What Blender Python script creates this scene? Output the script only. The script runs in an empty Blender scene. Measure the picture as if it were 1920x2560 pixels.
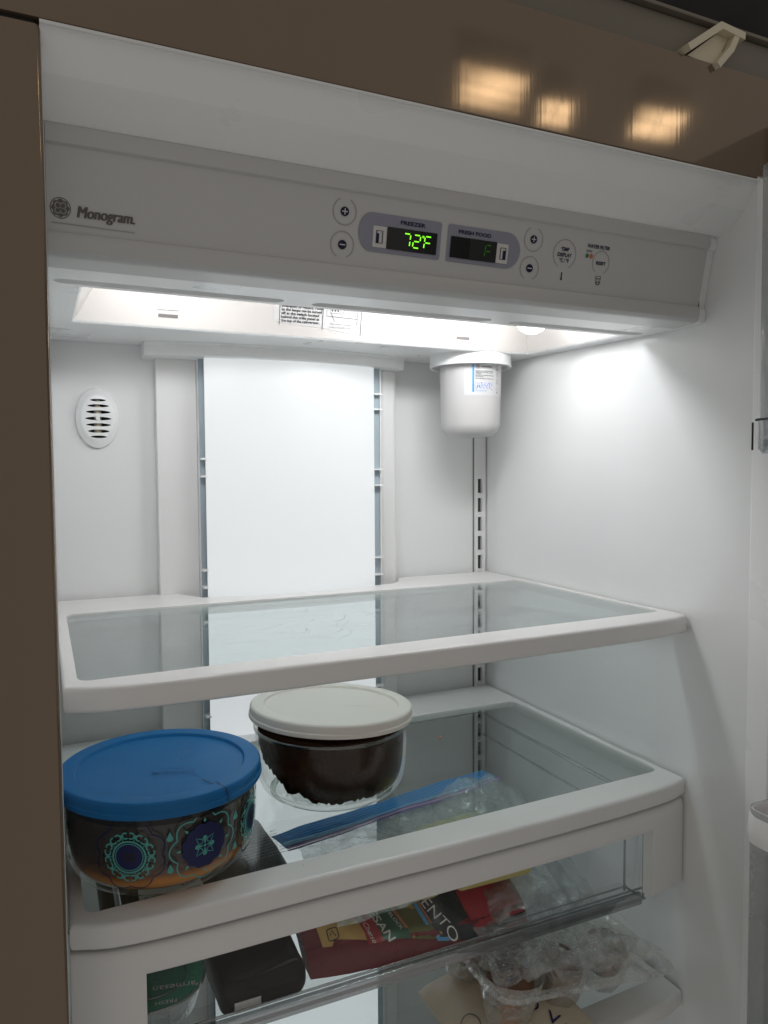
import bpy, bmesh, math, random
from mathutils import Vector, Matrix, noise
R = math.radians
random.seed(7)
scene = bpy.context.scene
col = scene.collection

# ------------------------------------------------------------------ camera, world, exposure
CAM = Vector((-0.0069, -0.4967, 0.3212))
YAW, PITCH, ROLL, FPX = R(24.539), R(-3.0152), R(-0.3459), 1870.4
fw = Vector((math.sin(YAW) * math.cos(PITCH), math.cos(YAW) * math.cos(PITCH), math.sin(PITCH)))
r0 = Vector((math.cos(YAW), -math.sin(YAW), 0)); u0 = r0.cross(fw)
rt = r0 * math.cos(ROLL) + u0 * math.sin(ROLL); up = -r0 * math.sin(ROLL) + u0 * math.cos(ROLL)
cd = bpy.data.cameras.new('camera'); cam = bpy.data.objects.new('camera', cd); col.objects.link(cam)
cam.matrix_world = Matrix((( rt.x, up.x, -fw.x, CAM.x), (rt.y, up.y, -fw.y, CAM.y), (rt.z, up.z, -fw.z, CAM.z), (0, 0, 0, 1)))
cd.sensor_fit = 'HORIZONTAL'; cd.sensor_width = 36; cd.lens = 36 * FPX / 1920
cd.clip_start = 0.01; cd.clip_end = 50
scene.camera = cam

world = bpy.data.worlds.new('World'); scene.world = world; world.use_nodes = True
bg = world.node_tree.nodes['Background']
bg.inputs['Color'].default_value = (1.0, 0.95, 0.90, 1); bg.inputs['Strength'].default_value = 0.27   # dim warm kitchen
BULB = 6.0          # radiance of the fridge bulbs
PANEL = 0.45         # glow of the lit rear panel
LAMP = 5.0           # kitchen ceiling lamps
scene.view_settings.view_transform = 'Standard'; scene.view_settings.look = 'None'
scene.view_settings.exposure = 0.22; scene.view_settings.gamma = 1.0
try:
    scene.cycles.use_denoising = True
    scene.cycles.max_bounces = 14; scene.cycles.diffuse_bounces = 6; scene.cycles.glossy_bounces = 5
    scene.cycles.transparent_max_bounces = 24; scene.cycles.transmission_bounces = 8
    scene.cycles.sample_clamp_indirect = 4.0
except Exception:
    pass

# ------------------------------------------------------------------ materials
def nodes(name):
    m = bpy.data.materials.new(name); m.use_nodes = True
    return m, m.node_tree.nodes, m.node_tree.links
def plastic(name, color, rough=0.35, metallic=0.0, spec=0.5, vary=0.04, vscale=12, bump=0.0, bscale=900, emis=None, es=0, coat=0, stretch=None):
    m, N, L = nodes(name); b = N['Principled BSDF']
    b.inputs['Roughness'].default_value = rough; b.inputs['Metallic'].default_value = metallic
    b.inputs['Specular IOR Level'].default_value = spec
    if coat: b.inputs['Coat Weight'].default_value = coat; b.inputs['Coat Roughness'].default_value = 0.08
    tc = N.new('ShaderNodeTexCoord'); src = tc.outputs['Object']
    if stretch:
        mp = N.new('ShaderNodeMapping'); mp.inputs['Scale'].default_value = stretch; L.new(src, mp.inputs['Vector']); src = mp.outputs['Vector']
    nz = N.new('ShaderNodeTexNoise'); nz.inputs['Scale'].default_value = vscale; nz.inputs['Detail'].default_value = 5
    L.new(src, nz.inputs['Vector'])
    mx = N.new('ShaderNodeMix'); mx.data_type = 'RGBA'
    mx.inputs['A'].default_value = (*[c * (1 - vary) for c in color], 1); mx.inputs['B'].default_value = (*[min(1, c * (1 + vary)) for c in color], 1)
    L.new(nz.outputs['Fac'], mx.inputs['Factor']); L.new(mx.outputs['Result'], b.inputs['Base Color'])
    rr = N.new('ShaderNodeMapRange'); rr.inputs['To Min'].default_value = rough * 0.8; rr.inputs['To Max'].default_value = min(1, rough * 1.25)
    L.new(nz.outputs['Fac'], rr.inputs['Value']); L.new(rr.outputs['Result'], b.inputs['Roughness'])
    if bump:
        n2 = N.new('ShaderNodeTexNoise'); n2.inputs['Scale'].default_value = bscale; n2.inputs['Detail'].default_value = 3
        L.new(src, n2.inputs['Vector'])
        bp = N.new('ShaderNodeBump'); bp.inputs['Strength'].default_value = bump; bp.inputs['Distance'].default_value = 0.001
        L.new(n2.outputs['Fac'], bp.inputs['Height']); L.new(bp.outputs['Normal'], b.inputs['Normal'])
    if emis: b.inputs['Emission Color'].default_value = (*emis, 1); b.inputs['Emission Strength'].default_value = es
    return m
def flat(name, color, rough=0.5, spec=0.3): return plastic(name, color, rough, spec=spec, vary=0.03, vscale=60)
def emit(name, color, strength):
    m, N, L = nodes(name); N.remove(N['Principled BSDF']); e = N.new('ShaderNodeEmission')
    e.inputs['Color'].default_value = (*color, 1); e.inputs['Strength'].default_value = strength
    L.new(e.outputs[0], N['Material Output'].inputs['Surface']); return m
def clear(name, tint, rough=0.02, ior=1.5, haze=0.0, hcol=(.8, .85, .85), hscale=8, wrinkle=0.0, wscale=30, hstretch=None, gboost=0.0):
    """see-through sheet: tinted transparency + fresnel gloss + a little surface smear"""
    m, N, L = nodes(name); N.remove(N['Principled BSDF']); out = N['Material Output']
    t = N.new('ShaderNodeBsdfTransparent'); t.inputs['Color'].default_value = (*tint, 1)
    g = N.new('ShaderNodeBsdfGlossy'); g.inputs['Roughness'].default_value = rough; g.inputs['Color'].default_value = (1, 1, 1, 1)
    fr = N.new('ShaderNodeFresnel')                     # same reflectance from both sides of the thin sheet
    ge = N.new('ShaderNodeNewGeometry'); mi = N.new('ShaderNodeMapRange'); mi.inputs['To Min'].default_value = ior; mi.inputs['To Max'].default_value = 1 / ior
    L.new(ge.outputs['Backfacing'], mi.inputs['Value']); L.new(mi.outputs['Result'], fr.inputs['IOR'])
    mx = N.new('ShaderNodeMixShader')
    if gboost:
        ad = N.new('ShaderNodeMath'); ad.operation = 'ADD'; ad.use_clamp = True; ad.inputs[1].default_value = gboost
        L.new(fr.outputs[0], ad.inputs[0]); L.new(ad.outputs[0], mx.inputs[0])
    else: L.new(fr.outputs[0], mx.inputs[0])
    L.new(t.outputs[0], mx.inputs[1]); L.new(g.outputs[0], mx.inputs[2]); last = mx
    tc = N.new('ShaderNodeTexCoord'); src = tc.outputs['Object']
    if hstretch:
        mp = N.new('ShaderNodeMapping'); mp.inputs['Scale'].default_value = hstretch[:3]; mp.inputs['Rotation'].default_value = (0, 0, hstretch[3]); L.new(src, mp.inputs['Vector']); src = mp.outputs['Vector']
    if haze:
        d = N.new('ShaderNodeBsdfDiffuse'); d.inputs['Color'].default_value = (*hcol, 1)
        nz = N.new('ShaderNodeTexNoise'); nz.inputs['Scale'].default_value = hscale; nz.inputs['Detail'].default_value = 9; nz.inputs['Roughness'].default_value = .7
        L.new(src, nz.inputs['Vector'])
        mr = N.new('ShaderNodeMapRange'); mr.inputs['From Min'].default_value = .42; mr.inputs['From Max'].default_value = .75
        mr.inputs['To Min'].default_value = haze * .25; mr.inputs['To Max'].default_value = haze * 1.6
        L.new(nz.outputs['Fac'], mr.inputs['Value'])
        m2 = N.new('ShaderNodeMixShader'); L.new(mr.outputs['Result'], m2.inputs[0]); L.new(mx.outputs[0], m2.inputs[1]); L.new(d.outputs[0], m2.inputs[2]); last = m2
    if wrinkle:
        n2 = N.new('ShaderNodeTexNoise'); n2.inputs['Scale'].default_value = wscale; n2.inputs['Detail'].default_value = 4; n2.inputs['Distortion'].default_value = 1.5
        L.new(tc.outputs['Object'], n2.inputs['Vector'])
        bp = N.new('ShaderNodeBump'); bp.inputs['Strength'].default_value = wrinkle; bp.inputs['Distance'].default_value = 0.01
        L.new(n2.outputs['Fac'], bp.inputs['Height']); L.new(bp.outputs['Normal'], g.inputs['Normal']); L.new(bp.outputs['Normal'], fr.inputs['Normal'])
    L.new(last.outputs[0], out.inputs['Surface']); return m
def zramp(name, stops, z0, z1, rough=.4, nscale=25, namt=.15, bump=0, bscale=80, spec=.5):
    """layers of a food, by height within the object, with an uneven boundary"""
    m, N, L = nodes(name); b = N['Principled BSDF']; b.inputs['Roughness'].default_value = rough; b.inputs['Specular IOR Level'].default_value = spec
    tc = N.new('ShaderNodeTexCoord'); sp = N.new('ShaderNodeSeparateXYZ'); L.new(tc.outputs['Object'], sp.inputs[0])
    mr = N.new('ShaderNodeMapRange'); mr.inputs['From Min'].default_value = z0; mr.inputs['From Max'].default_value = z1; L.new(sp.outputs['Z'], mr.inputs['Value'])
    nz = N.new('ShaderNodeTexNoise'); nz.inputs['Scale'].default_value = nscale; nz.inputs['Detail'].default_value = 6; L.new(tc.outputs['Object'], nz.inputs['Vector'])
    ma = N.new('ShaderNodeMath'); ma.operation = 'MULTIPLY_ADD'; ma.inputs[1].default_value = namt; L.new(nz.outputs['Fac'], ma.inputs[0]); L.new(mr.outputs['Result'], ma.inputs[2])
    rp = N.new('ShaderNodeValToRGB'); cr = rp.color_ramp
    while len(cr.elements) < len(stops): cr.elements.new(.5)
    for e, (p, c) in zip(cr.elements, stops): e.position = p; e.color = (*c, 1)
    L.new(ma.outputs[0], rp.inputs[0]); L.new(rp.outputs[0], b.inputs['Base Color'])
    if bump:
        n2 = N.new('ShaderNodeTexNoise'); n2.inputs['Scale'].default_value = bscale; n2.inputs['Detail'].default_value = 8; L.new(tc.outputs['Object'], n2.inputs['Vector'])
        bp = N.new('ShaderNodeBump'); bp.inputs['Strength'].default_value = bump; bp.inputs['Distance'].default_value = .004
        L.new(n2.outputs['Fac'], bp.inputs['Height']); L.new(bp.outputs['Normal'], b.inputs['Normal'])
    return m

LINER = plastic('liner_white', (.765, .775, .775), .17, vary=.015, vscale=6, bump=.03, bscale=300)
HOUSE = plastic('housing_white', (.83, .84, .84), .28, vary=.015, vscale=9, bump=.03, bscale=500)
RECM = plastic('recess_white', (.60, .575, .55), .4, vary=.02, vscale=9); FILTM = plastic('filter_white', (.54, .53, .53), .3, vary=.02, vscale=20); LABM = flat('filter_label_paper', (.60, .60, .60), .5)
PANELM = plastic('panel_face', (.53, .53, .525), .34, vary=.02, vscale=9, bump=.05, bscale=1500)
TRIMW = plastic('trim_white', (.755, .755, .75), .34, vary=.02, vscale=14, bump=.08, bscale=1200)
FRAMEW = plastic('shelf_frame_white', (.75, .745, .735), .33, vary=.025, vscale=18, bump=.07, bscale=1100)
STEEL = plastic('cabinet_steel', (.205, .155, .112), .065, metallic=.55, vary=.10, vscale=5, bump=.022, bscale=220, stretch=(1, 1, .03))
RAILM = plastic('grille_paint', (.16, .14, .11), .5, vary=.06, vscale=20)
DARKG = plastic('dark_gap', (.02, .02, .02), .7, vary=.1)
BLACK = plastic('painted_dark', (.006, .005, .005), .8, vary=.1)
GREY = flat('rail_dark', (.06, .065, .07), .5)
SLOTG = flat('slot_grey', (.16, .15, .145), .6)
CREAM = plastic('cream_plastic', (.62, .56, .42), .5, vary=.06, vscale=40)
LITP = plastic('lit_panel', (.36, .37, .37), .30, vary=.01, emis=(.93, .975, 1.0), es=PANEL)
GLOW = emit('bulb_glow', (.97, .98, 1.0), BULB); GLOW2 = emit('hidden_bulb_glow', (.97, .98, 1.0), BULB * 4.9); GLOW3 = emit('left_fill_glow', (.97, .98, 1.0), BULB * 3.6)
LAMPM = emit('lamp_glow', (1.0, .80, .54), LAMP)
def lampglow():
    N, L = LAMPM.node_tree.nodes, LAMPM.node_tree.links; e = [n for n in N if n.type == 'EMISSION'][0]
    tc = N.new('ShaderNodeTexCoord'); ln = N.new('ShaderNodeVectorMath'); ln.operation = 'LENGTH'; L.new(tc.outputs['Object'], ln.inputs[0])
    mr = N.new('ShaderNodeMapRange'); mr.interpolation_type = 'SMOOTHSTEP'; mr.inputs['From Max'].default_value = .12; mr.inputs['To Min'].default_value = LAMP * 1.7; mr.inputs['To Max'].default_value = LAMP * .35
    L.new(ln.outputs['Value'], mr.inputs['Value']); L.new(mr.outputs['Result'], e.inputs['Strength'])
lampglow()
NAVY = flat('navy_print', (.012, .012, .05), .5)
INK = flat('dark_ink', (.025, .023, .022), .6); LOGOG = flat('logo_grey', (.13, .12, .11), .5)
BEZELG = flat('bezel_grey', (.27, .275, .34), .45)
RINGG = flat('ring_grey', (.34, .335, .35), .5)
DISPB = plastic('display_black', (.006, .007, .007), .12, vary=.1)
DISPD = plastic('display_dim', (.022, .024, .024), .12, vary=.1)
LED = emit('led_green', (.25, 1.0, .03), 1.2)
LEDDIM = emit('led_dim', (.12, .5, .03), .12)
LIGHTP = flat('pale_print', (.62, .60, .58), .5)
GRN = flat('status_green', (.02, .16, .06), .4); ORG = flat('status_orange', (.55, .12, .03), .4)
PAPER = flat('paper_white', (.80, .79, .77), .6)
CYAN = flat('label_blue', (.02, .28, .68), .45); PALEB = flat('outline_blue', (.16, .24, .55), .5)
SGLASS = clear('shelf_glass', (.885, .935, .93), .015, 1.5, haze=.07, hcol=(.72, .78, .78), hscale=6, hstretch=(1, 2.2, 1, .6))
SGLASS2 = clear('lower_shelf_glass', (.915, .945, .94), .015, 1.40, haze=.02, hcol=(.75, .8, .8), hscale=6, hstretch=(1, 4, 1, -.5))
EDGEG = clear('glass_edge', (.35, .48, .46), .05, 1.6)
TRAYC = clear('clear_tray', (.955, .96, .96), .03, 1.27, haze=.014, hcol=(.5, .5, .5), hscale=12)
TRAYE = clear('clear_tray_edge', (.58, .59, .60), .05, 1.6, haze=.10, hcol=(.6, .6, .6), hscale=40, gboost=.15)
BINC = clear('clear_bin', (.72, .74, .74), .04, 1.5, haze=.35, hcol=(.55, .56, .55), hscale=3)
BAGC = clear('clear_film', (.95, .955, .96), .10, 1.5, haze=.12, hcol=(.7, .74, .78), hscale=14, wrinkle=.9, wscale=38, gboost=.05)
def glass(name, color, rough=.0):
    m, N, L = nodes(name); b = N['Principled BSDF']; b.inputs['Base Color'].default_value = (*color, 1)
    b.inputs['Transmission Weight'].default_value = 1; b.inputs['Roughness'].default_value = rough; b.inputs['IOR'].default_value = 1.47
    return m
POUCH = clear('pouch_film', (.90, .92, .92), .10, 1.5, haze=.42, hcol=(.66, .70, .66), hscale=22, wrinkle=.9, wscale=38, gboost=.05)
PYC = clear('bowl_glass_thin', (.965, .975, .97), .01, 1.33)
PYG = glass('bowl_glass_solid', (.97, .985, .975))
PYE = clear('bowl_glass_thick', (.55, .62, .58), .02, 1.6, gboost=.1)
TEAL = flat('teal_print', (.08, .33, .30), .4); NAVYD = flat('navy_decal', (.010, .014, .075), .4)
BLUEL = plastic('blue_lid', (.003, .125, .34), .40, spec=.3, vary=.06, vscale=14, bump=.05, bscale=500)
WHITEL = plastic('white_lid', (.76, .715, .66), .45, vary=.02, vscale=14, bump=.05, bscale=500)

# ------------------------------------------------------------------ mesh helpers
PW = {}
def tag(o, label=None, cat=None, group=None, kind=None):
    if label: o['label'] = label
    if cat: o['category'] = cat
    if group: o['group'] = group
    if kind: o['kind'] = kind
    return o
def empty(name, loc, label, cat, group=None):
    o = bpy.data.objects.new(name, None); col.objects.link(o); o.empty_display_size = .02
    o.location = loc; PW[o.name] = Vector(loc); return tag(o, label, cat, group)
class G:
    """verts/faces collector"""
    def __init__(s): s.v = []; s.f = []; s.wn = False
    def add(s, v, f):
        n = len(s.v); s.v += [Vector(p) for p in v]; s.f += [tuple(i + n for i in q) for q in f]; return s
    def map(s, fn): s.v = [Vector(fn(p)) for p in s.v]; return s
def obj(name, g, mat, parent=None, smooth=None, label=None):
    vs = g.v; lo = Vector([min(p[i] for p in vs) for i in range(3)]); hi = Vector([max(p[i] for p in vs) for i in range(3)])
    c = (lo + hi) / 2
    me = bpy.data.meshes.new(name); me.from_pydata([p - c for p in vs], [], g.f); me.validate(); me.update()
    bm = bmesh.new(); bm.from_mesh(me); bmesh.ops.remove_doubles(bm, verts=bm.verts, dist=2e-6); bmesh.ops.recalc_face_normals(bm, faces=bm.faces); bm.to_mesh(me); bm.free()
    me.materials.append(mat)
    if smooth:
        me.polygons.foreach_set('use_smooth', [True] * len(me.polygons)); me.set_sharp_from_angle(angle=R(smooth))
    o = bpy.data.objects.new(name, me); col.objects.link(o)
    pw = PW[parent.name] if parent else Vector((0, 0, 0))
    o.location = c - pw; PW[o.name] = c
    if g.wn and smooth:
        md = o.modifiers.new('weighted', 'WEIGHTED_NORMAL'); md.keep_sharp = True; md.weight = 100
    if parent: o.parent = parent
    if label: o['label'] = label
    return o
def box(x0, x1, y0, y1, z0, z1, g=None):
    g = g or G()
    return g.add([(x, y, z) for x in (x0, x1) for y in (y0, y1) for z in (z0, z1)],
                 [(0, 1, 3, 2), (4, 6, 7, 5), (0, 4, 5, 1), (2, 3, 7, 6), (0, 2, 6, 4), (1, 5, 7, 3)])
def rbox(x0, x1, y0, y1, z0, z1, r=.003, seg=3, g=None):
    g = g or G(); b = box(x0, x1, y0, y1, z0, z1); bm = bmesh.new()
    vs = [bm.verts.new(p) for p in b.v]; [bm.faces.new([vs[i] for i in f]) for f in b.f]
    bmesh.ops.recalc_face_normals(bm, faces=bm.faces)
    bmesh.ops.bevel(bm, geom=list(bm.edges), offset=r, segments=seg, profile=.5, affect='EDGES')
    bm.verts.index_update()
    g.add([v.co.copy() for v in bm.verts], [[v.index for v in f.verts] for f in bm.faces]); bm.free(); g.wn = True; return g
def quad(a, b, c, d, g=None): return (g or G()).add([a, b, c, d], [(0, 1, 2, 3)])
def poly(pts, g=None): return (g or G()).add(pts, [tuple(range(len(pts)))])
def loft(loops, close=True, ring=False, cap0=False, cap1=False, g=None):
    """loops of equal length; close = each loop closed, ring = last joins first"""
    g = g or G(); n = len(loops[0]); v = [p for lp in loops for p in lp]; f = []
    m = len(loops)
    for i in range(m if ring else m - 1):
        j = (i + 1) % m
        for k in range(n if close else n - 1):
            l = (k + 1) % n; f.append((i * n + k, i * n + l, j * n + l, j * n + k))
    if cap0: f.append(tuple(range(n)))
    if cap1: f.append(tuple((m - 1) * n + k for k in range(n)))
    return g.add(v, f)
def extr_x(prof, x0, x1, closed=True, g=None):
    g = loft([[(x0, y, z) for y, z in prof], [(x1, y, z) for y, z in prof]], close=closed, cap0=closed, cap1=closed, g=g); g.wn = True; return g
def lathe(prof, c, n=64, cap0=True, cap1=True, g=None):
    return loft([[(c[0] + r * math.cos(2 * math.pi * k / n), c[1] + r * math.sin(2 * math.pi * k / n), c[2] + z) for k in range(n)] for r, z in prof], cap0=cap0, cap1=cap1, g=g)
def tube(pts, r, n=8, g=None, closed=False):
    pts = [Vector(p) for p in pts]; loops = []
    for i, p in enumerate(pts):
        a = pts[i - 1] if i > 0 or closed else p; b = pts[(i + 1) % len(pts)] if i < len(pts) - 1 or closed else p
        t = (b - a).normalized(); s = t.cross(Vector((0, 0, 1)))
        if s.length < 1e-4: s = t.cross(Vector((0, 1, 0)))
        s.normalize(); w = s.cross(t)
        loops.append([p + s * r * math.cos(2 * math.pi * k / n) + w * r * math.sin(2 * math.pi * k / n) for k in range(n)])
    return loft(loops, ring=closed, cap0=not closed, cap1=not closed, g=g)
def stroke(pts, w, closed=False, g=None):
    """flat ribbon in 2D (z=0) along pts"""
    g = g or G(); P = [Vector((p[0], p[1])) for p in pts]; n = len(P); v = []
    for i, p in enumerate(P):
        a = P[i - 1] if i > 0 or closed else p; b = P[(i + 1) % n] if i < n - 1 or closed else p
        t = (b - a); t = t.normalized() if t.length > 1e-9 else Vector((1, 0)); s = Vector((-t.y, t.x)) * w / 2
        v += [(p.x + s.x, p.y + s.y, 0), (p.x - s.x, p.y - s.y, 0)]
    f = [(2 * i, 2 * i + 1, (2 * i + 3) % (2 * n), (2 * i + 2) % (2 * n)) for i in range(n if closed else n - 1)]
    return g.add(v, f)
def circ(cx, cy, rx, ry=None, n=32, a0=0, a1=360):
    ry = ry or rx; full = abs(a1 - a0) >= 360
    return [(cx + rx * math.cos(R(a0 + (a1 - a0) * i / (n if full else n - 1))), cy + ry * math.sin(R(a0 + (a1 - a0) * i / (n if full else n - 1)))) for i in range(n)]
def fill(pts, g=None):
    g = g or G(); n = len(pts); cx = sum(p[0] for p in pts) / n; cy = sum(p[1] for p in pts) / n
    return g.add([(p[0], p[1], 0) for p in pts] + [(cx, cy, 0)], [(i, (i + 1) % n, n) for i in range(n)])
def disc_grid(pts, rings=5, g=None):
    """disc with concentric rings, so that it can follow a curved surface"""
    n = len(pts); cx = sum(p[0] for p in pts) / n; cy = sum(p[1] for p in pts) / n
    return loft([[(cx + (p[0] - cx) * k / rings, cy + (p[1] - cy) * k / rings, 0) for p in pts] for k in range(1, rings + 1)], cap0=True, g=g)
def rrect(x0, x1, y0, y1, r, n=6):
    o = []
    for cx, cy, a in ((x1 - r, y1 - r, 0), (x0 + r, y1 - r, 90), (x0 + r, y0 + r, 180), (x1 - r, y0 + r, 270)):
        o += circ(cx, cy, r, n=n, a0=a, a1=a + 90)
    return o
def text(body, size, w=None, bold=0.0, shear=0.0, align='LEFT', g=None):
    """lettering as flat faces in 2D, optionally fitted to width w"""
    cu = bpy.data.curves.new('lettering', 'FONT'); cu.body = body; cu.size = size; cu.align_x = align
    cu.shear = shear; cu.offset = bold * size; cu.resolution_u = 3
    o = bpy.data.objects.new('lettering', cu); col.objects.link(o)
    dg = bpy.context.evaluated_depsgraph_get(); me = bpy.data.meshes.new_from_object(o.evaluated_get(dg))
    v = [Vector((p.co.x, p.co.y, 0)) for p in me.vertices]; f = [tuple(q.vertices) for q in me.polygons]
    bpy.data.objects.remove(o); bpy.data.curves.remove(cu); bpy.data.meshes.remove(me)
    if w and v:
        x0 = min(p.x for p in v); x1 = max(p.x for p in v); k = w / (x1 - x0)
        if align == 'LEFT': v = [Vector(((p.x - x0) * k, p.y, 0)) for p in v]
        else: v = [Vector(((p.x - (x0 + x1) / 2) * k, p.y, 0)) for p in v]
    return (g or G()).add(v, f)
def shift(g, dx, dy, ang=0, s=1):
    c, n = math.cos(R(ang)) * s, math.sin(R(ang)) * s
    return g.map(lambda p: (p.x * c - p.y * n + dx, p.x * n + p.y * c + dy, 0))
def cut(o, cutters):
    """real openings: boolean-difference the cutters out of o"""
    for c in cutters:
        md = o.modifiers.new('b', 'BOOLEAN'); md.operation = 'DIFFERENCE'; md.solver = 'EXACT'; md.object = c
    dg = bpy.context.evaluated_depsgraph_get(); dg.update()
    me = bpy.data.meshes.new_from_object(o.evaluated_get(dg)); o.modifiers.clear(); o.data = me
    me.set_sharp_from_angle(angle=R(35))
    for c in cutters: bpy.data.objects.remove(c)
def sub(g, levels=1, name='s'):
    """Catmull-Clark the collected cage"""
    me = bpy.data.meshes.new(name); me.from_pydata(g.v, [], g.f); o = bpy.data.objects.new(name, me); col.objects.link(o)
    md = o.modifiers.new('s', 'SUBSURF'); md.levels = levels; dg = bpy.context.evaluated_depsgraph_get(); dg.update()
    m2 = bpy.data.meshes.new_from_object(o.evaluated_get(dg)); h = G().add([v.co.copy() for v in m2.vertices], [tuple(p.vertices) for p in m2.polygons])
    bpy.data.objects.remove(o); bpy.data.meshes.remove(me); bpy.data.meshes.remove(m2); return h

def wn(o):
    md = o.modifiers.new('weighted', 'WEIGHTED_NORMAL'); md.keep_sharp = True; md.weight = 100
W, D, ZB = .60, .466, -.52
def zh(y): return .467 + .028 * (y - .06)          # underside of the light housing

# ------------------------------------------------------------------ the refrigerator
F = empty('refrigerator', (.3, .23, ZB), 'open white built-in refrigerator with brown steel surround and lit interior', 'refrigerator')
obj('back_wall', box(-.01, W + .01, D, D + .02, ZB, .6), LINER, F)
g = box(W, W + .012, .0, D + .02, ZB, .592); obj('side_wall', g, LINER, F)
obj('side_wall', box(-.0012, 0, .006, D, ZB, .586), LINER, F)
obj('liner_floor', box(-.001, W, .0, D, ZB - .01, ZB), LINER, F)
obj('side_flange', rbox(W - .0006, W + .05, -.024, .001, ZB, .5885, .0022, 3), HOUSE, F, 40)
# ceiling behind the header: rolled lip, sloping down to the control panel
ceil = [(-.001, .5870), (.0015, .5853), (.0070, .5752), (.0128, .5655), (.0138, .5646), (.0280, .5545), (.040, .5478), (.040, .5885), (-.001, .5885)]
obj('ceiling', extr_x(ceil, -.001, W), HOUSE, F, 25)
obj('ceiling_bead', tube([(-.001, -.0015, .5868), (W, -.0015, .5868)], .0013, 8), TRIMW, F, 60)
# brown steel surround
obj('door_frame', rbox(-.30, -.0005, 0, .03, ZB, .5872, .003, 3), STEEL, F, 40, label='brown steel upright left of the opening')
obj('header', rbox(-.30, .80, 0, .03, .5895, .680, .0012, 2), STEEL, F, 40, label='brown steel rail above the opening')
obj('header_joint', box(-.30, -.004, .004, .02, .5872, .5895), DARKG, F)
obj('grille_rail', rbox(-.30, .80, .010, .03, .6815, .7165, .001, 2), RAILM, F, 40)
obj('grille_edge', rbox(-.30, .80, .004, .012, .7170, .7205, .001, 2), RAILM, F, 40)
obj('grille_dark_slab', box(-.30, .80, .012, .05, .7207, .95), BLACK, F)  # solid black slab; the dark above the rail is its colour
# plastic clip on the grille rail
def xz(g, y0, y1):
    """2D ribbon (x,z) -> slab between y0 and y1"""
    lo = [(p.x, y0, p.y) for p in g.v]; hi = [(p.x, y1, p.y) for p in g.v]; n = len(lo)
    from collections import Counter
    ec = Counter(tuple(sorted((f[i], f[(i + 1) % len(f)]))) for f in g.f for i in range(len(f)))
    side = [(f[i], f[(i + 1) % len(f)], f[(i + 1) % len(f)] + n, f[i] + n) for f in g.f for i in range(len(f)) if ec[tuple(sorted((f[i], f[(i + 1) % len(f)])))] == 1]
    return G().add(lo + hi, list(g.f) + [tuple(i + n for i in f) for f in g.f] + side)
g = xz(stroke([(.507, .6835), (.5455, .7105), (.5740, .7075)], .0062), -.006, .010)
xx = xz(stroke([(.5655, .7075), (.5585, .6935), (.5425, .6765)], .0058), -.0055, .0100); g.add(xx.v, xx.f)
br = empty('grille_clip', (.54, 0, .69), 'cream plastic clip under the dark grille at top right', 'clip')
obj('arm', g, CREAM, br)
obj('web', xz(poly([(.513, .6815, 0), (.547, .7070, 0), (.5615, .7060, 0), (.5455, .6795, 0)]), .002, .0095), CREAM, br)

# ---- control panel
T0 = Vector((0, .044, .5346)); TD = Vector((0, .0105, -.0519)).normalized(); TN = Vector((0, TD.z, -TD.y))
if TN.y > 0: TN = -TN
def PF(x, s, off=.0004): return T0 + Vector((x, 0, 0)) + TD * s + TN * off
def onp(g, x=0, s=0, off=.0004): return g.map(lambda p: PF(x + p.x, s - p.y, off))
prof = [(.0405, .5478), (.0395, .5465), (.0400, .5385), (.0412, .5362), (.0440, .5352), (.0440, .5346), (.0545, .4827),
        (.0530, .4822), (.0522, .4800), (.0522, .4745), (.0532, .4705), (.0560, .4682), (.0600, .4670), (.0850, zh(.085) - .0012), (.0855, zh(.0855) + .004), (.12, .53), (.06, .56)]
P = obj('control_panel', extr_x(prof, .0008, .5868), PANELM, F, 28)
pe = [(y + .0045, z) if i < 11 else (y + .002, z + .001) for i, (y, z) in enumerate(prof)]
obj('panel_end', extr_x(pe, .5876, .5996), HOUSE, F, 28)
obj('panel_seam', box(.5866, .5878, .054, .08, .472, .530), DARKG, F)

def part(name, g, mat, x=0, s=0, off=.0004): return obj(name, onp(g, x, s, off), mat, P)
# maker's emblem and name
part('emblem', stroke(circ(0, 0, .0062, .0064, 40), .0005, True), LOGOG, .0092, .0379)
part('emblem', disc_grid([( (.0053 + .0004 * math.cos(8 * R(a))) * math.cos(R(a)), (.0054 + .0004 * math.cos(8 * R(a))) * math.sin(R(a))) for a in range(0, 360, 6)]), LOGOG, .0092, .0379)
g = G()
for k in range(4):
    a = 45 + 90 * k; cx, cy = .0024 * math.cos(R(a)), .0024 * math.sin(R(a))
    stroke(circ(cx, cy, .0017, n=16, a0=a - 150, a1=a + 150), .0006, g=g)
stroke([(-.0011, -.0005), (0, .0006), (.0011, -.0004)], .0005, g=g)
part('emblem_script', g, flat('emblem_light', (.40, .385, .37), .5), .0092, .0379, .0007)
for k_ in (0, .00045, .0009): part('lettering', text('Monogram.', .0104, .0364, 0, .2), LOGOG, .0191 + k_, .0424, .0004 + k_ * .3)
part('underline', stroke([(0, 0), (.053, -.0006)], .0006), RINGG, .0033, .0473)
# plus and minus buttons
def button(x, s, plus, rx, gap):
    part('button_ring', stroke(circ(0, 0, rx, .0097, 40, gap + 24, gap + 336), .0007), RINGG, x, s)
    part('button_disc', fill(circ(0, 0, rx * .37, .0034, 28)), NAVY, x, s, .0006)
    g = stroke([(-rx * .24, 0), (rx * .24, 0)], .0008)
    if plus: stroke([(0, -.0022), (0, .0022)], .0008, g=g)
    part('plus_sign' if plus else 'minus_sign', g, LIGHTP, x, s, .0009)
button(.2096, .0138, True, .0095, 90); button(.2091, .0380, False, .0095, 270)
button(.3845, .0136, True, .0095, 90); button(.3835, .0375, False, .0095, 270)
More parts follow.
